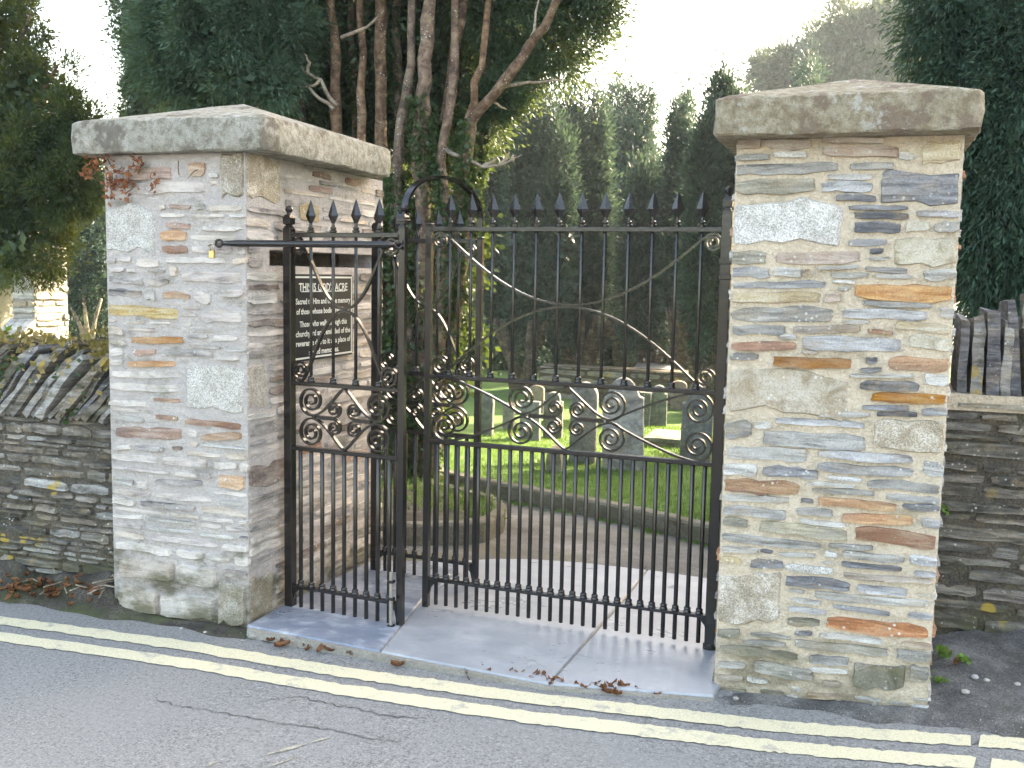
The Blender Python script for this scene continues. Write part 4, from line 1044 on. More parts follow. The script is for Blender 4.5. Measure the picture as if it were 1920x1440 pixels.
# =================================================================== VEGETATION
G = np.random.default_rng(7)
def unit(a): return a/np.maximum(1e-9, np.linalg.norm(a, axis=1, keepdims=True))
def kites(B, D, ln, wd, rng_):
    """leaf-shaped quads: base B, direction D, length, width"""
    s = unit(np.cross(D, rng_.normal(size=D.shape)))
    ln = ln[:, None]; wd = wd[:, None]
    V = np.empty((len(B), 4, 3)); m = B+D*ln*.45
    V[:, 0] = B; V[:, 1] = m+s*wd*.5; V[:, 2] = B+D*ln; V[:, 3] = m-s*wd*.5
    return V.reshape(-1, 3)
def crown_verts(lobes, n, size, ncl, clr, bias=(0, 0, .3), stretch=(1, 1, 1), fill=0, fsize=.12, inner=.7, aspect=.33, rng_=G, sub=0):
    C = np.array([tuple(l[0]) for l in lobes]); RR = np.array([l[1] for l in lobes], float)
    wgt = RR[:, 0]*RR[:, 2]+RR[:, 1]*RR[:, 2]+RR[:, 0]*RR[:, 1]; wgt = wgt/wgt.sum()
    li = rng_.choice(len(lobes), ncl, p=wgt); dirs = unit(rng_.normal(size=(ncl, 3)))
    rf = inner+(1.03-inner)*rng_.random(ncl)**.55
    cc = C[li]+dirs*RR[li]*rf[:, None]; outw = unit(dirs/RR[li])
    ck = rng_.uniform(.55, 1.35, ncl)
    ci = rng_.integers(0, ncl, n)
    st = np.array(stretch)
    off = rng_.normal(size=(n, 3))*clr*ck[ci][:, None]*st*.55
    B = cc[ci]+off
    D = unit(unit(off)*.7+outw[ci]*.6+np.array(bias)+rng_.normal(size=(n, 3))*.45)
    ln = size*rng_.uniform(.6, 1.4, n)
    V = [kites(B, D, ln, ln*aspect, rng_)]
    if fill:
        li = rng_.choice(len(lobes), fill, p=wgt); d = unit(rng_.normal(size=(fill, 3)))*(rng_.random(fill)**.45*.8)[:, None]
        B = C[li]+d*RR[li]; D = unit(rng_.normal(size=(fill, 3))); ln = fsize*rng_.uniform(.6, 1.4, fill)
        V.append(kites(B, D, ln, ln*.6, rng_))
    return np.concatenate(V)
def lobe(px, py, rx, ry, Y, dk=1.0):
    c = hy(px, py, Y); s_ = (c-O).dot(fw)/FPX
    return (c, (rx*s_, rx*s_*dk, ry*s_))
def tree(name, label, base, trunks, lobes_list, mat, bark=M_bark, group=None, cat='tree'):
    """trunks: list of (pts, radii); lobes_list: list of vertex arrays for the crown"""
    root = empty(name, base, label, cat, group)
    for pts, rad in trunks:
        mb = MB(); mb.tube([Vector(p)-root.location for p in pts], rad, 8); mb.build('trunk', bark, root, smooth=True)
    V = np.concatenate(lobes_list)-np.array(root.location)
    link('crown', np_mesh('crown', V, 4), mat, root)
    return root
def wig(p0, p1, n, amp, rnd):
    a, b = Vector(p0), Vector(p1); out = []
    for i in range(n+1):
        t = i/n; k = amp*math.sin(math.pi*t)
        out.append(a.lerp(b, t)+Vector((rnd.uniform(-k, k), rnd.uniform(-k, k), 0)))
    return out
rt_ = random.Random(77)

# ---- big many-stemmed yew behind the plaque pillar
YY = 7.0
tb = hg(785, 892, lambda X, Y: lawn_z(X, Y)); YY = tb.y
MY = empty('yew_tree', tb, 'huge many-stemmed yew with reddish ivy-clad stems behind the plaque pillar', 'tree')
stems = [[(775, 900, .1), (742, 640, .0), (722, 450, -.1), (717, 270, -.1), (712, 30, -.1), (705, -160, 0)],
         [(785, 900, 0), (796, 640, -.1), (789, 337, -.25), (789, 262, -.25), (797, 150, -.25), (803, 0, -.25), (812, -160, -.2)],
         [(790, 900, .1), (800, 560, .1), (815, 319, .0), (834, 232, 0), (864, 37, 0), (880, -150, 0)],
         [(795, 900, -.1), (840, 520, -.2), (862, 360, -.25), (886, 225, -.3), (965, 127, -.35), (1021, 49, -.4), (1075, -60, -.5)],
         [(770, 900, .1), (690, 560, .1), (640, 350, .0), (631, 240, 0), (627, 67, 0), (610, -150, 0)],
         [(775, 900, .3), (730, 600, .4), (672, 300, .4), (660, 100, .4), (655, -120, .4)],
         [(790, 900, .3), (770, 560, .5), (752, 300, .5), (745, 100, .5), (742, -120, .5)],
         [(800, 900, .2), (850, 600, .3), (880, 420, .3), (905, 250, .3), (915, 60, .3), (935, -120, .3)],
         [(770, 900, .3), (660, 640, .5), (590, 380, .6), (560, 180, .6), (545, -60, .6)],
         [(785, 900, .3), (800, 600, .6), (765, 240, .6), (775, 60, .6), (780, -120, .6)]]
stems += [[(780, 900, -.05), (760, 620, -.2), (742, 400, -.25), (752, 250, -.25), (770, 120, -.25), (775, -100, -.2)], [(790, 900, 0), (825, 600, -.2), (838, 420, -.25), (828, 300, -.25), (850, 160, -.2), (852, -100, -.1)], [(775, 900, 0), (715, 620, -.1), (680, 430, -.15), (676, 250, -.15), (680, 100, -.1), (668, -120, 0)], [(800, 900, 0), (860, 560, -.1), (885, 380, -.2), (872, 260, -.2), (900, 120, -.2), (930, -100, -.2)]]
rads = [.06, .055, .055, .045]; rads = [.075, .085, .07, .055, .07, .05, .06, .055, .05, .05]+rads
stem_pts = []
for st_, r0 in zip(stems, rads):
    P = [hy(x, y, YY+d) for x, y, d in st_]; P[0] = tb+(P[0]-tb)*.5; P[0].z = tb.z-.05
    Q = []
    for a, b in zip(P, P[1:]):
        for k in range(4): Q.append(a.lerp(b, k/4)+Vector((rt_.uniform(-.012, .012), rt_.uniform(-.012, .012), 0)))
    Q.append(P[-1]); m_ = len(Q); r0 *= .82
    rd = [r0*(1.5-.5*min(1, i/5))*(1-.45*i/m_)*rt_.uniform(.86, 1.14) for i in range(m_)]
    mb = MB(); mb.tube([q-tb for q in Q], rd, 9); mb.build('stem', M_bark, MY, smooth=True); stem_pts.append((Q, rd))
# bare side twigs
for tw in ([(631, 200), (600, 150), (575, 135), (556, 112)], [(600, 150), (590, 160), (565, 165)], [(575, 140), (580, 118), (570, 100)], [(625, 205), (590, 175), (555, 140)],
           [(836, 280), (870, 300), (905, 312), (935, 312), (960, 300), (978, 290)], [(935, 312), (948, 298), (955, 285)], [(960, 302), (962, 290)], [(905, 312), (925, 303), (930, 292)],
           [(965, 127), (1000, 60), (1010, 0)], [(930, 165), (990, 155), (1060, 150)], [(640, 70), (690, 50), (720, 20)], [(886, 225), (920, 190), (950, 205)]):
    P = [hy(x, y, YY-.3) for x, y in tw]; Q = []
    for a, b in zip(P, P[1:]):
        for k in range(3): Q.append(a.lerp(b, k/3)+Vector((rt_.uniform(-.006, .006),)*3))
    Q.append(P[-1]); mb = MB(); mb.tube([q-tb for q in Q], [.016*(1-.8*i/len(Q)) for i in range(len(Q))], 6); mb.build('twig', M_barkp, MY, smooth=True)
V = [crown_verts([lobe(430, 60, 150, 125, 6.5), lobe(360, 130, 95, 85, 6.4), lobe(520, 20, 100, 110, 6.5), lobe(480, 150, 75, 50, 6.4)], 90000, .042, 200, .10, (0, -.3, -.15), fill=12000, fsize=.07, aspect=.24)]
link('crown', np_mesh('crown', V[0]-np.array(tb), 4), L_yewb, MY)
V = [crown_verts([lobe(1010, 30, 120, 100, 7.3), lobe(1080, -20, 80, 80, 7.3), lobe(930, -30, 90, 70, 7.2), lobe(985, 130, 60, 35, 7.2)], 42000, .04, 150, .12, (0, -.1, -.2), fill=1500, fsize=.07, aspect=.26),
     crown_verts([lobe(930, 190, 45, 45, 7.0), lobe(960, 195, 30, 28, 7.0)], 9000, .035, 40, .07, (.2, -.2, .1), aspect=.3),
     crown_verts([lobe(560, 200, 90, 120, YY+.9), lobe(700, 120, 120, 190, YY+1.0), lobe(850, 130, 110, 200, YY+1.0), lobe(650, 300, 90, 120, YY+.9)], 46000, .05, 200, .16, (0, 0, .1), fill=9000, fsize=.10),
     crown_verts([(Vector((-3.6, YY+.1, 4.7)), (1.8, 1.5, 1.4)), (Vector((-3.0, YY+.2, 5.3)), (1.15, 1.3, 1.5)), (Vector((-3.2, YY+.2, 6.5)), (1.2, 1.2, 1.2)), (Vector((-4.0, YY+1.3, 4.5)), (1.6, 1.2, 1.5))], 70000, .06, 300, .24, fill=16000, fsize=.11)]  # high and rear crown enlarged to block sun from the left yew
link('crown', np_mesh('crown', np.concatenate(V)-np.array(tb), 4), L_yew, MY)
# ivy up the stems
iv = []
for (Q, rd), dens, f0, f1 in zip(stem_pts, [1, 1.4, 1.2, 1.2, .6, 1.6, 1.8, 1.8, 1.2, 1.8, 1, 1.2, .8, 1.4], [0]*14, [.55, .62, .6, .5, .5, .75, .8, .7, .8, .8, .5, .6, .5, .6]):
    n = int(2600*dens); t = G.uniform(f0, f1, n)*(len(Q)-1.001); i = t.astype(int); fr = (t-i)[:, None]
    QA = np.array([tuple(q) for q in Q]); c = QA[i]*(1-fr)+QA[i+1]*fr; r_ = np.array(rd)[i]
    d = unit(G.normal(size=(n, 3))*np.array([1, 1, .2])); keep = (np.sin(c[:, 2]*5+d[:, 0]*2.2+len(iv)) > -.35)
    B = c+d*(r_*G.uniform(.9, 2.1, n))[:, None]; D = unit(d*.5+np.array([0, 0, -.7])+G.normal(size=(n, 3))*.5); ln = G.uniform(.022, .042, n)
    iv.append(kites(B[keep], D[keep], ln[keep], ln[keep]*.8, G))
lb = [lobe(745, 560, 40, 260, YY-.1), lobe(730, 760, 30, 120, YY-.2), lobe(790, 760, 40, 110, YY+.1), lobe(850, 560, 50, 160, YY+.3)]
iv.append(crown_verts(lb, 13000, .05, 120, .09, (0, -.1, -.5), aspect=.75))
o = link('ivy', np_mesh('ivy', np.concatenate(iv)-np.array(tb), 4), L_ivy, MY)

b = Vector((-4.4, 10.6, -.3))  # tree added to block sun from the dark yew on the left
tree('shade_yew_tree', 'broad dark yew added behind the huge yew to shade the overhanging one', b, [(wig(b, b+Vector((0, 0, 4.5)), 6, .1, rt_), [.2, .18, .17, .15, .12, .1, .06])],
     [crown_verts([(Vector((-4.4, 10.6, 5.2)), (1.9, 1.5, 2.3)), (Vector((-5.6, 10.4, 4.6)), (1.4, 1.3, 1.9)), (Vector((-6.0, 10.9, 5.2)), (1.2, 1.2, 1.7))], 60000, .075, 330, .26, fill=12000, fsize=.18)], L_yew)
# ---- dark yew on the left, overhanging the wall
b = Vector((hy(20, 700, 6.6).x-.3, 6.6, 0))
lob = [lobe(-15, 60, 95, 150, 6.5), lobe(70, 210, 78, 120, 6.5), lobe(110, 330, 85, 95, 6.5), lobe(20, 330, 120, 150, 6.4), lobe(30, 470, 80, 60, 6.3), lobe(140, 240, 48, 60, 6.5), lobe(-120, 200, 130, 280, 6.6)]
tree('dark_yew_tree', 'dark yew with yellow light glinting through, overhanging the leaning-slate wall', b,
     [(wig(b, b+Vector((.05, 0, 2.2)), 6, .05, rt_), [.13, .12, .12, .11, .1, .09, .07])]+[(wig(hy(x0, y0, 6.5), hy(x1, y1, 6.5), 5, .04, rt_), [.03, .028, .025, .02, .014, .008]) for x0, y0, x1, y1 in ((10, 440, 150, 280), (0, 500, 120, 400), (20, 300, 110, 120), (0, 200, 60, 20))],
     [crown_verts(lob, 105000, .042, 270, .105, (0, -.1, -.05), fill=7000, fsize=.08, aspect=.27), crown_verts([(Vector((b.x-.6, 6.6, 5.6)), (1.3, 1.2, 1.4))], 8000, .11, 60, .3, fill=2000)], L_left)
# ---- narrow conifer in the gap behind
b = Vector((hy(245, 500, 12).x, 12, -.4))
tree('narrow_yew_tree', 'narrow columnar yew rising behind the gap beside the big yew', b, [(wig(b, b+Vector((0, 0, 4)), 5, .05, rt_), [.14, .13, .12, .11, .08, .05])],
     [crown_verts([lobe(268, 50, 52, 140, 12), lobe(272, 250, 50, 110, 12), lobe(310, 100, 60, 150, 12.3), lobe(270, -150, 48, 120, 12)], 42000, .06, 200, .12, (0, -.1, .4), (1, 1, 1.5), fill=4000, fsize=.14)], L_yew)
# ---- small tree with fanning stems beyond the left wall
b = hg(165, 668, lambda X, Y: lawn_z(X, Y)); b = Vector((hy(165, 668, 13).x, 13, hy(165, 668, 13).z-.3))
tree('fanning_yew_tree', 'grey-green tree with fanning stems seen between church and pillar', b,
     [([b, hy(160, 640, 13), hy(150, 610, 13), hy(130, 570, 13)], [.05, .04, .03, .02]), ([b, hy(165, 630, 13), hy(160, 590, 13), hy(155, 540, 13)], [.05, .04, .03, .02]), ([b, hy(172, 640, 13), hy(178, 600, 13), hy(190, 560, 13)], [.05, .04, .03, .02])],
     [crown_verts([lobe(140, 500, 62, 110, 13.2), lobe(185, 480, 60, 120, 13.4), lobe(110, 430, 50, 100, 13.5), lobe(150, 380, 80, 100, 13.6)], 40000, .06, 200, .18, (0, -.1, -.1), fill=5000, fsize=.13)], L_row, M_barkp)

# ---- row of columnar yews behind the headstones
def column(px, top, rx, Y, bottom=650, lean=0, extra=(), n=30000):
    L = []; h_ = bottom-top
    k = max(3, int(rx/16))
    for i in range(k):
        t = (i+.5)/k*2-1
        tt = top+h_*.12*t*t+rt_.uniform(0, 30); cy = (tt+bottom)/2
        L.append(lobe(px+t*rx*.72, cy, rx*.42, (bottom-tt)/2, Y+rt_.uniform(-.5, .5)))
    for e in extra: L.append(lobe(*e, Y))
    return crown_verts(L, n, .075, int(90+k*55), .17, (0, -.1, .55), (.75, .75, 1.9), fill=int(n*.16), fsize=.17, inner=.78, aspect=.3)
def row_tree(name, label, px, top, rx, Y, n, bottom=650, mat=L_row):
    b = Vector((hy(px, 700, Y).x, Y, -.4)); bt = hy(px, bottom, Y).z
    tr = [(wig(b+Vector((rt_.uniform(-.12, .12), 0, 0)), Vector((b.x+rt_.uniform(-.6, .6), Y-.2, bt+.5)), 5, .05, rt_), [.11, .1, .09, .08, .07, .05]) for _ in range(4)]
    tree(name, label, b, tr, [column(px, top, rx, Y, bottom, n=n)], mat, M_barkd, 'columnar yews behind the headstones')
row_tree('columnar_yew', 'broad dense columnar yew beside the big ivy-clad stems, behind the gate', 985, 160, 95, 15.0, 52000, 660)
row_tree('columnar_yew', 'columnar yew glimpsed between the ivy-clad stems of the huge yew', 830, 230, 90, 17.0, 30000, 660)
row_tree('columnar_yew', 'columnar yew with sunlit yellow plumes on its right flank', 1085, 150, 62, 15.6, 40000, 650)
row_tree('columnar_yew', 'rounded columnar yew standing further back, right of the sunlit plumes', 1165, 150, 72, 18.0, 40000, 640)
row_tree('columnar_yew', 'thin spindly yew spire between two broader columnar yews', 1273, 165, 26, 15.2, 16000, 640)
row_tree('columnar_yew', 'dark columnar yew close against the repointed pillar', 1345, 142, 58, 13.6, 44000, 640)
row_tree('columnar_yew', 'low dark yew filling the dip below the spindly spire', 1225, 290, 60, 16.0, 34000, 650)
row_tree('columnar_yew', 'pair of pale yew tips just showing over the repointed pillar cap', 1508, 100, 32, 20.0, 20000, 560)
row_tree('columnar_yew', 'yew mostly hidden behind the repointed pillar', 1440, 300, 70, 14.5, 26000, 640)
# dark undergrowth behind
b = Vector((hy(1000, 700, 19).x, 19, -.4))
tree('yew_hedge', 'long dark evergreen hedge closing the view under the yews', b, [],
     [crown_verts([lobe(x, 640, 85, 110, 19+rt_.uniform(-.5, .5)) for x in range(600, 1760, 90)], 60000, .09, 500, .25, (0, -.2, .2), fill=14000, fsize=.22)], L_yew, cat='hedge')
# ---- left-hand backdrop hedge
b = Vector((hy(120, 700, 20).x, 20, -.4))
tree('yew_hedge', 'dark hedge far behind the church corner and fanning tree', b, [],
     [crown_verts([lobe(x, 560, 110, 190, 20) for x in range(-60, 620, 100)], 26000, .11, 260, .3, (0, -.2, .2), fill=8000, fsize=.25)], L_yew, cat='hedge')
# ---- bare tree against the sky
b = Vector((hy(1245, 700, 24).x, 24, -.4)); tr = []
def bare(p, d, L, r_, k):
    q = p+d*L; tr.append(([p, p.lerp(q, .5)+Vector((rt_.uniform(-.03, .03), 0, 0)), q], [r_, r_*.85, r_*.65]))
    if k:
        for _ in range(3):
            nd = (d+Vector((rt_.uniform(-.6, .6), rt_.uniform(-.4, .4), rt_.uniform(-.1, .4)))).normalized(); bare(q, nd, L*.68, r_*.6, k-1)
bare(b, Vector((0, 0, 1)), 2.2, .06, 4)
bt = empty('bare_tree', b, 'leafless pale tree with fine twigs against the white sky', 'tree')
for pts, rd in tr[:1]:
    mb = MB(); mb.tube([p-b for p in pts], rd, 6); mb.build('trunk', M_barkp, bt)
mb = MB()
for pts, rd in tr[1:]: mb.tube([p-b for p in pts], rd, 4)
mb.build('crown', M_barkp, bt)
# ---- far pale tree over the right pillar
b = Vector((hy(1600, 700, 40).x, 40, -.4))
tree('spreading_tree', 'big pale spreading tree in the distance above the repointed pillar', b, [(wig(b, hy(1600, 120, 40), 5, .3, rt_), [.5, .45, .4, .35, .3, .2]), (wig(hy(1600, 250, 40), hy(1480, 120, 40), 4, .2, rt_), [.2, .18, .15, .1, .06]), (wig(hy(1600, 300, 40), hy(1690, 100, 40), 4, .2, rt_), [.2, .18, .15, .1, .06])],
     [crown_verts([lobe(1600, 62, 58, 46, 40), lobe(1560, 105, 70, 42, 40), lobe(1650, 105, 75, 60, 40), lobe(1475, 135, 52, 40, 40), lobe(1530, 150, 80, 40, 40), lobe(1690, 80, 60, 60, 41), lobe(1620, 180, 130, 60, 41)], 60000, .22, 110, .55, (0, 0, .1), fill=3000, fsize=.5)], L_far)
# ---- tall drooping conifers on the right
def conifer(label, base, lobes, n, cn, size, mat=L_con, fill=8000, more=()):
    tr = [(wig(base, base+Vector((0, 0, 8)), 6, .08, rt_), [.28, .26, .22, .18, .14, .1, .05])]
    tree('drooping_conifer', label, base, tr, [crown_verts(lobes, n, size, cn, .2, (0, -.25, -.75), (.8, .8, 1.5), fill=fill, fsize=.14, aspect=.2)]+list(more), mat, group='tall conifers beyond the right-hand wall')
CY = 8.2
b = Vector((hy(1900, 600, CY).x, CY+.6, -.1))
conifer('tall dark conifer with drooping sprays, rising beside the repointed pillar', b,
        [lobe(1790, 30, 85, 120, CY), lobe(1850, 160, 120, 150, CY), lobe(1870, 330, 95, 170, CY), lobe(1890, 480, 100, 130, CY), lobe(1960, 200, 150, 350, CY), lobe(1800, 330, 40, 120, CY+.3)], 120000, 520, .06,
        more=[crown_verts([(Vector((1.7, 8.6, 5.2)), (1.35, 1.2, 2.0)), (Vector((2.6, 8.8, 4.0)), (1.6, 1.2, 3.6)), (Vector((2.2, 8.7, 7.5)), (1.2, 1.0, 1.6))], 26000, .14, 180, .35, (0, -.2, -.6), fill=12000, fsize=.24)])  # high crown out of view, sized to block sun from the street
for k, (x, y, lab) in enumerate(((2.7, 12.4, 'unseen tall conifer added to keep sun off the plaque pillar'), (5.2, 9.3, 'unseen tall conifer added to shade the street'), (8.2, 8.8, 'last unseen tall conifer added to shade the street'))):  # conifers out of view, added to block the sun
    b = Vector((x, y, -.1))
    tree('drooping_conifer', lab, b, [(wig(b, b+Vector((0, 0, 8)), 6, .08, rt_), [.28, .26, .22, .18, .14, .1, .05])],
         [crown_verts([(Vector((x, y, 3.2)), (1.8, 1.5, 3.2)), (Vector((x, y, 6.9)), (1.5, 1.3, 2.8))], 30000, .14, 180, .35, (0, -.2, -.6), fill=14000, fsize=.24)], L_con, group='tall conifers beyond the right-hand wall')
# conifer twigs showing through on the right
# ---- grass
def scatter_px(x0, x1, y0, y1, n, zf):
    out = []
    for _ in range(n):
        p = hg(rt_.uniform(x0, x1), y0+(y1-y0)*rt_.random()**.8, zf); out.append(p)
    return out
kx = np.array([p.x for p in KP]); ky = np.array([p.y for p in KP])
n = 120000; X = G.uniform(-3.6, 2.2, n); Y = 5.4+G.random(n)**1.3*6.5
Y0k = np.interp(X, kx, ky)+.11; keep = Y > Y0k; X, Y = X[keep], Y[keep]
Z = np.array([lawn_z(x, y) for x, y in zip(X, Y)]); n = len(X)
B = np.stack([X, Y, Z-.004], 1); D = unit(G.normal(size=(n, 3))*.45+np.array([0, 0, 1])); ln = G.uniform(.018, .045, n)
gr = link('grass', np_mesh('grass', kites(B, D, ln, ln*.16, G), 4), L_grass); gr['kind'] = 'stuff'
n = 7000; X = G.uniform(-3.2, -1.2, n); Y = G.uniform(5.5, 7.6, n)
import itertools
poly = [(p.x, p.y) for p in bedp]
def inside(x, y):
    c = False; j = len(poly)-1
    for i in range(len(poly)):
        if (poly[i][1] > y) != (poly[j][1] > y) and x < (poly[j][0]-poly[i][0])*(y-poly[i][1])/(poly[j][1]-poly[i][1])+poly[i][0]: c = not c
        j = i
    return c
kk = np.array([inside(a, b) for a, b in zip(X, Y)]); X, Y = X[kk], Y[kk]; n = len(X)
B = np.stack([X, Y, np.array([yard_z(y) for y in Y])+.08], 1); D = unit(G.normal(size=(n, 3))*.6+np.array([0, 0, 1])); ln = G.uniform(.03, .10, n)
gr = link('bed_grass', np_mesh('bed_grass', kites(B, D, ln, ln*.14, G), 4), L_grass); gr['kind'] = 'stuff'
# moss and weeds at the kerb foot
n = 2500; t = G.uniform(0, 1, n)*(len(KP)-1.001); i = t.astype(int); fr = (t-i)[:, None]
KA = np.array([tuple(p) for p in KP]); c = KA[i]*(1-fr)+KA[i+1]*fr; c[:, 1] -= np.abs(G.normal(size=n))*.05; keep = np.sin(t*9)+G.normal(size=n)*.4 > 0; c = c[keep]; n = len(c)
ln = G.uniform(.012, .03, n)
gr = link('kerb_weeds', np_mesh('kerb_weeds', kites(c, unit(G.normal(size=(n, 3))+np.array([0, 0, .6])), ln, ln*.7, G), 4), L_weed); gr['kind'] = 'stuff'

# ---- ivy and leaves along the left coping
n = 1500; X = G.uniform(-4.6, LPX0-.02, n); Y = WLY+.16+G.normal(size=n)*.10
Z = 1.14+.02*np.sin(X*14)+G.random(n)**2*.07-np.maximum(0, np.abs(Y-WLY-.2)-.18)*.8
B = np.stack([X, Y, Z], 1); ln = G.uniform(.018, .042, n)
o = link('ivy', np_mesh('ivy', kites(B, unit(G.normal(size=(n, 3))+np.array([0, -.5, .4])), ln, ln*.85, G), 4), L_ivyp)
tag(o, 'ivy and yellowing leaves trailing along the top of the leaning slates', 'ivy')
# trailing shoots down the slates
iv = []
for k in range(16):
    x = rt_.uniform(-4.35, LPX0-.1); z = 1.12
    for q in range(rt_.randint(6, 26)):
        iv.append((x, WLY-.045+rt_.uniform(-.01, .01), z)); x += rt_.uniform(-.03, .012); z -= rt_.uniform(.004, .022)
iv = np.array(iv); n = len(iv); ln = G.uniform(.015, .035, n)
o = link('ivy', np_mesh('ivy', kites(iv, unit(G.normal(size=(n, 3))*.6+np.array([0, -.4, -.5])), ln, ln*.9, G), 4), L_ivy)
tag(o, 'thin green ivy shoots hanging down the face of the leaning slates', 'ivy')
# laurel-like sprig at far left
sp = hy(22, 668, WLY+.15); LS = empty('laurel_sprig', sp, 'bright green leafy sprig growing on the slate wall by the church', 'plant')
for (dx, dz) in ((-.02, .10), (.05, .07), (.0, .05)):
    mb = MB(); mb.tube([Vector((0, 0, -.04)), Vector((dx*.5, 0, dz*.5)), Vector((dx, -.01, dz))], [.004, .003, .002], 5); mb.build('stem', M_barkp, LS)
    for _ in range(10):
        ln = G.uniform(.04, .07, 1); B = np.array([[dx, -.01, dz]])+G.normal(size=(1, 3))*.008
        link('leaf', np_mesh('leaf', kites(B, unit(G.normal(size=(1, 3))*np.array([1, .7, .5])+np.array([0, 0, .25])), ln, ln*.32, G), 4), L_weed, LS)
# withered vine on the lime-smeared pillar
VV = empty('withered_vine', hy(200, 300, LPY0-.01), 'withered red-brown vine clinging under the cap of the lime-smeared pillar', 'vine'); iv = []
for path in ([(200, 292), (215, 320), (205, 350), (215, 375)], [(200, 300), (185, 312), (172, 300)], [(190, 305), (176, 325), (170, 330)], [(215, 320), (240, 330), (255, 345), (235, 365)], [(262, 292), (268, 308), (258, 325)], [(335, 300), (336, 330)], [(372, 318), (352, 334)], [(298, 330), (290, 352)], [(205, 340), (225, 350), (250, 338)]):
    P = [hy(x, y, LPY0-.018) for x, y in path]; Q = []
    for a, b in zip(P, P[1:]):
        for k in range(4): Q.append(a.lerp(b, k/4)+Vector((rt_.uniform(-.005, .005), rt_.uniform(-.004, .0), rt_.uniform(-.005, .005))))
    Q.append(P[-1]); mb = MB(); mb.tube([q-VV.location for q in Q], .0026, 5); mb.build('stem', M_bark, VV)
    if path[0][0] < 300:
        for q in Q:
            for _ in range(3): iv.append(tuple(q-VV.location+Vector((rt_.uniform(-.022, .022), rt_.uniform(-.03, .0), rt_.uniform(-.022, .022)))))
iv = np.array(iv); n = len(iv); ln = G.uniform(.014, .034, n)
o = link('withered_leaves', np_mesh('withered_leaves', kites(iv, unit(G.normal(size=(n, 3))+np.array([0, -.4, -.3])), ln, ln*.75, G), 4), L_red, VV); o['kind'] = 'stuff'
# weeds at the right pillar foot
for k, (x, y, nl, sz_, lab) in enumerate(((1768, 1232, 26, .03, 'small green weed sprouting where pillar and mossy wall meet'), (1806, 1243, 16, .024, 'little weed beside a dry leaf on the grit'), (1756, 1280, 16, .024, 'tiny weed at the outer foot of the repointed pillar'), (1700, 1293, 14, .024, 'weed sprouting below the mossy footing block'), (1712, 1297, 10, .022, 'smallest weed below the mossy footing block'), (1772, 960, 12, .022, 'weed rooted in the joint between pillar and dark wall'))):
    p = hy(x, y, 3.66 if x < 1740 else 3.95) if y > 1000 else hy(x, y, WRY-.03)
    if y > 1000: p = hg(x, y, lambda X, Y: verge_r(X, Y))
    n = nl; ln = G.uniform(.6, 1.2, n)*sz_; B = np.array([[0, 0, .01]]*n)+G.normal(size=(n, 3))*np.array([.011, .009, .011]); B[:, 2] = np.abs(B[:, 2])
    o = link('weed', np_mesh('weed', kites(B, unit(G.normal(size=(n, 3))+np.array([0, -.3, .5])), ln, ln*.85, G), 4), L_weed, None, p); tag(o, lab, 'weed')

# ---- fallen leaves: separate curled leaves in the gutter and under the wall
def leaf_me(k):
    r_ = random.Random(k); L = r_.uniform(.045, .075); Wd = L*r_.uniform(.35, .55); cur = r_.uniform(.01, .026); vv = []
    for i in range(5):
        t = i/4; wv = Wd*math.sin(math.pi*(.08+.86*t))**.8
        for s_ in (-1, 0, 1): vv.append((L*(t-.5), s_*wv*.5, cur*(abs(s_)*.9*r_.uniform(.6, 1.3)+(2*t-1)**2*.5)+.003))
    ff = [(i*3+j, (i+1)*3+j, (i+1)*3+j+1, i*3+j+1) for i in range(4) for j in range(2)]
    me = mesh('fallen_leaf', vv, ff, True); me.materials.append(L_dry); return me
LM_ = [leaf_me(k) for k in range(9)]
def drop(p, label, group, z=0.0):
    o = link('fallen_leaf', rt_.choice(LM_), None, None, p+Vector((0, 0, z))); o.rotation_euler = (R(rt_.uniform(-35, 35)), R(rt_.uniform(-25, 25)), rt_.uniform(0, 6.28))
    s_ = rt_.uniform(.5, 1.0); o.scale = (s_, s_, s_); tag(o, label, 'leaf', group)
for k in range(75):
    t = rt_.random()
    x = 500+760*(t if k % 3 else .58+.3*rt_.random()); y = 1206+(x-500)*.138+rt_.gauss(0, 4)+2
    p = hg(x, y, road_z); p.y = min(p.y, 3.72); p.z = gut(p.x, p.y) if -2.6 < p.x < -.3 else road_z(p.x, p.y)
    drop(p, 'curled brown dry leaf lying in the gutter along the slab edge', 'dry leaves along the slab edge', .006+rt_.random()*.012)
for k in range(60):
    x = rt_.uniform(-20, 225)*rt_.uniform(.5, 1); y = 1112+rt_.gauss(0, 12)
    p = hg(x, y, verge_l); p.y = min(p.y, WLY-.02); p.z = verge_l(p.x, p.y)
    drop(p, 'dry brown leaf heaped at the foot of the leaning-slate wall', 'dry leaves under the slate wall', .006+rt_.random()*.02)
p = hg(1795, 1250, verge_r); drop(p, 'single long brown leaf lying by the weeds at the mossy wall foot', None, .012)
# twigs in the litter
for k in range(14):
    x = rt_.uniform(60, 215); p = hg(x, 1105+rt_.gauss(0, 8), verge_l); p.z = verge_l(p.x, p.y)+.02; a = rt_.uniform(0, 3.14)
    mb = MB(); mb.tube([Vector((-.05*math.cos(a), -.05*math.sin(a), 0)), Vector((0, 0, rt_.uniform(0, .02))), Vector((.05*math.cos(a), .05*math.sin(a), rt_.uniform(-.01, .02)))], .0035, 5)
    tag(mb.build('fallen_twig', M_barkp, None, p), 'dead twig lying among the leaves under the slate wall', 'twig', 'twigs under the slate wall')
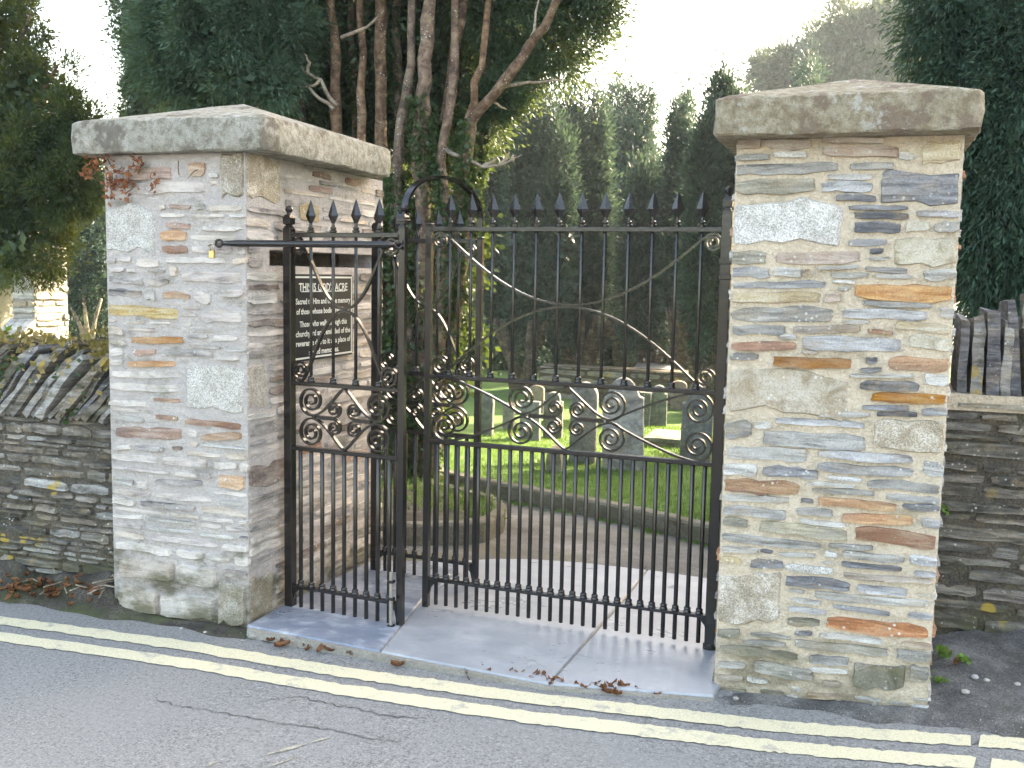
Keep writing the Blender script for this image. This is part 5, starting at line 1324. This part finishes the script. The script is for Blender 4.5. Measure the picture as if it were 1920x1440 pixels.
# pebbles
for k, (x, y, s_) in enumerate(((475, 1197, .022), (930, 1270, .008), (1572, 1313, .012), (1380, 1312, .010), (1640, 1322, .010), (1810, 1300, .013), (1850, 1278, .010), (1908, 1285, .010), (455, 1203, .008), (530, 1225, .007), (240, 1172, .009), (340, 1180, .008), (385, 1187, .008), (1828, 1272, .012))):
    fn = verge_r if x > 1340 else road_z
    p = hg(x, y, fn); bm = bmesh.new(); bmesh.ops.create_icosphere(bm, subdivisions=2, radius=s_)
    for v in bm.verts: v.co = Vector((v.co.x*rt_.uniform(1.0, 1.25), v.co.y*1.0, v.co.z*.7))*rt_.uniform(.9, 1.1)
    me = bpy.data.meshes.new('pebble'); bm.to_mesh(me); bm.free()
    o = link('pebble', me, S['p'] if k != 13 else S['b'], None, p+Vector((0, 0, s_*.5))); tag(o, 'small pale pebble lying on the gritty roadside', 'pebble', 'pebbles along the roadside')
# grit stones along the gutter: uncountable
n = 1600; X = G.uniform(-2.55, .8, n); Y = 3.60+G.normal(size=n)*.07+np.where(X > -.35, -.06, 0); 
Z = np.array([(gut(x, y) if -2.6 < x < -.3 and 3.38 < y < 3.8 else verge_r(x, y) if x > -.5 and y > 3.3 else road_z(x, y)) for x, y in zip(X, Y)])
ln = G.uniform(.003, .008, n); B = np.stack([X, Y, Z+.002], 1)
o = link('grit', np_mesh('grit', kites(B, unit(G.normal(size=(n, 3))*np.array([1, 1, .5])), ln, ln*.9, G), 4), S['g']); o['kind'] = 'stuff'

# =================================================================== AIR: pale volume mostly standing in for lens glare
mh = bpy.data.materials.new('glare_haze'); mh.use_nodes = True; t_ = mh.node_tree; t_.nodes.clear()
ou = t_.nodes.new('ShaderNodeOutputMaterial'); pv_ = t_.nodes.new('ShaderNodeVolumePrincipled')
pv_.inputs['Density'].default_value = .0012; pv_.inputs['Color'].default_value = (.80, .90, 1, 1); pv_.inputs['Anisotropy'].default_value = .3
t_.links.new(pv_.outputs[0], ou.inputs['Volume'])
mb = MB(); mb.box((-70, -12, -2.0), (70, 62, 14.5)); hzo = mb.build('glare_haze_box', mh); hzo['kind'] = 'stuff'
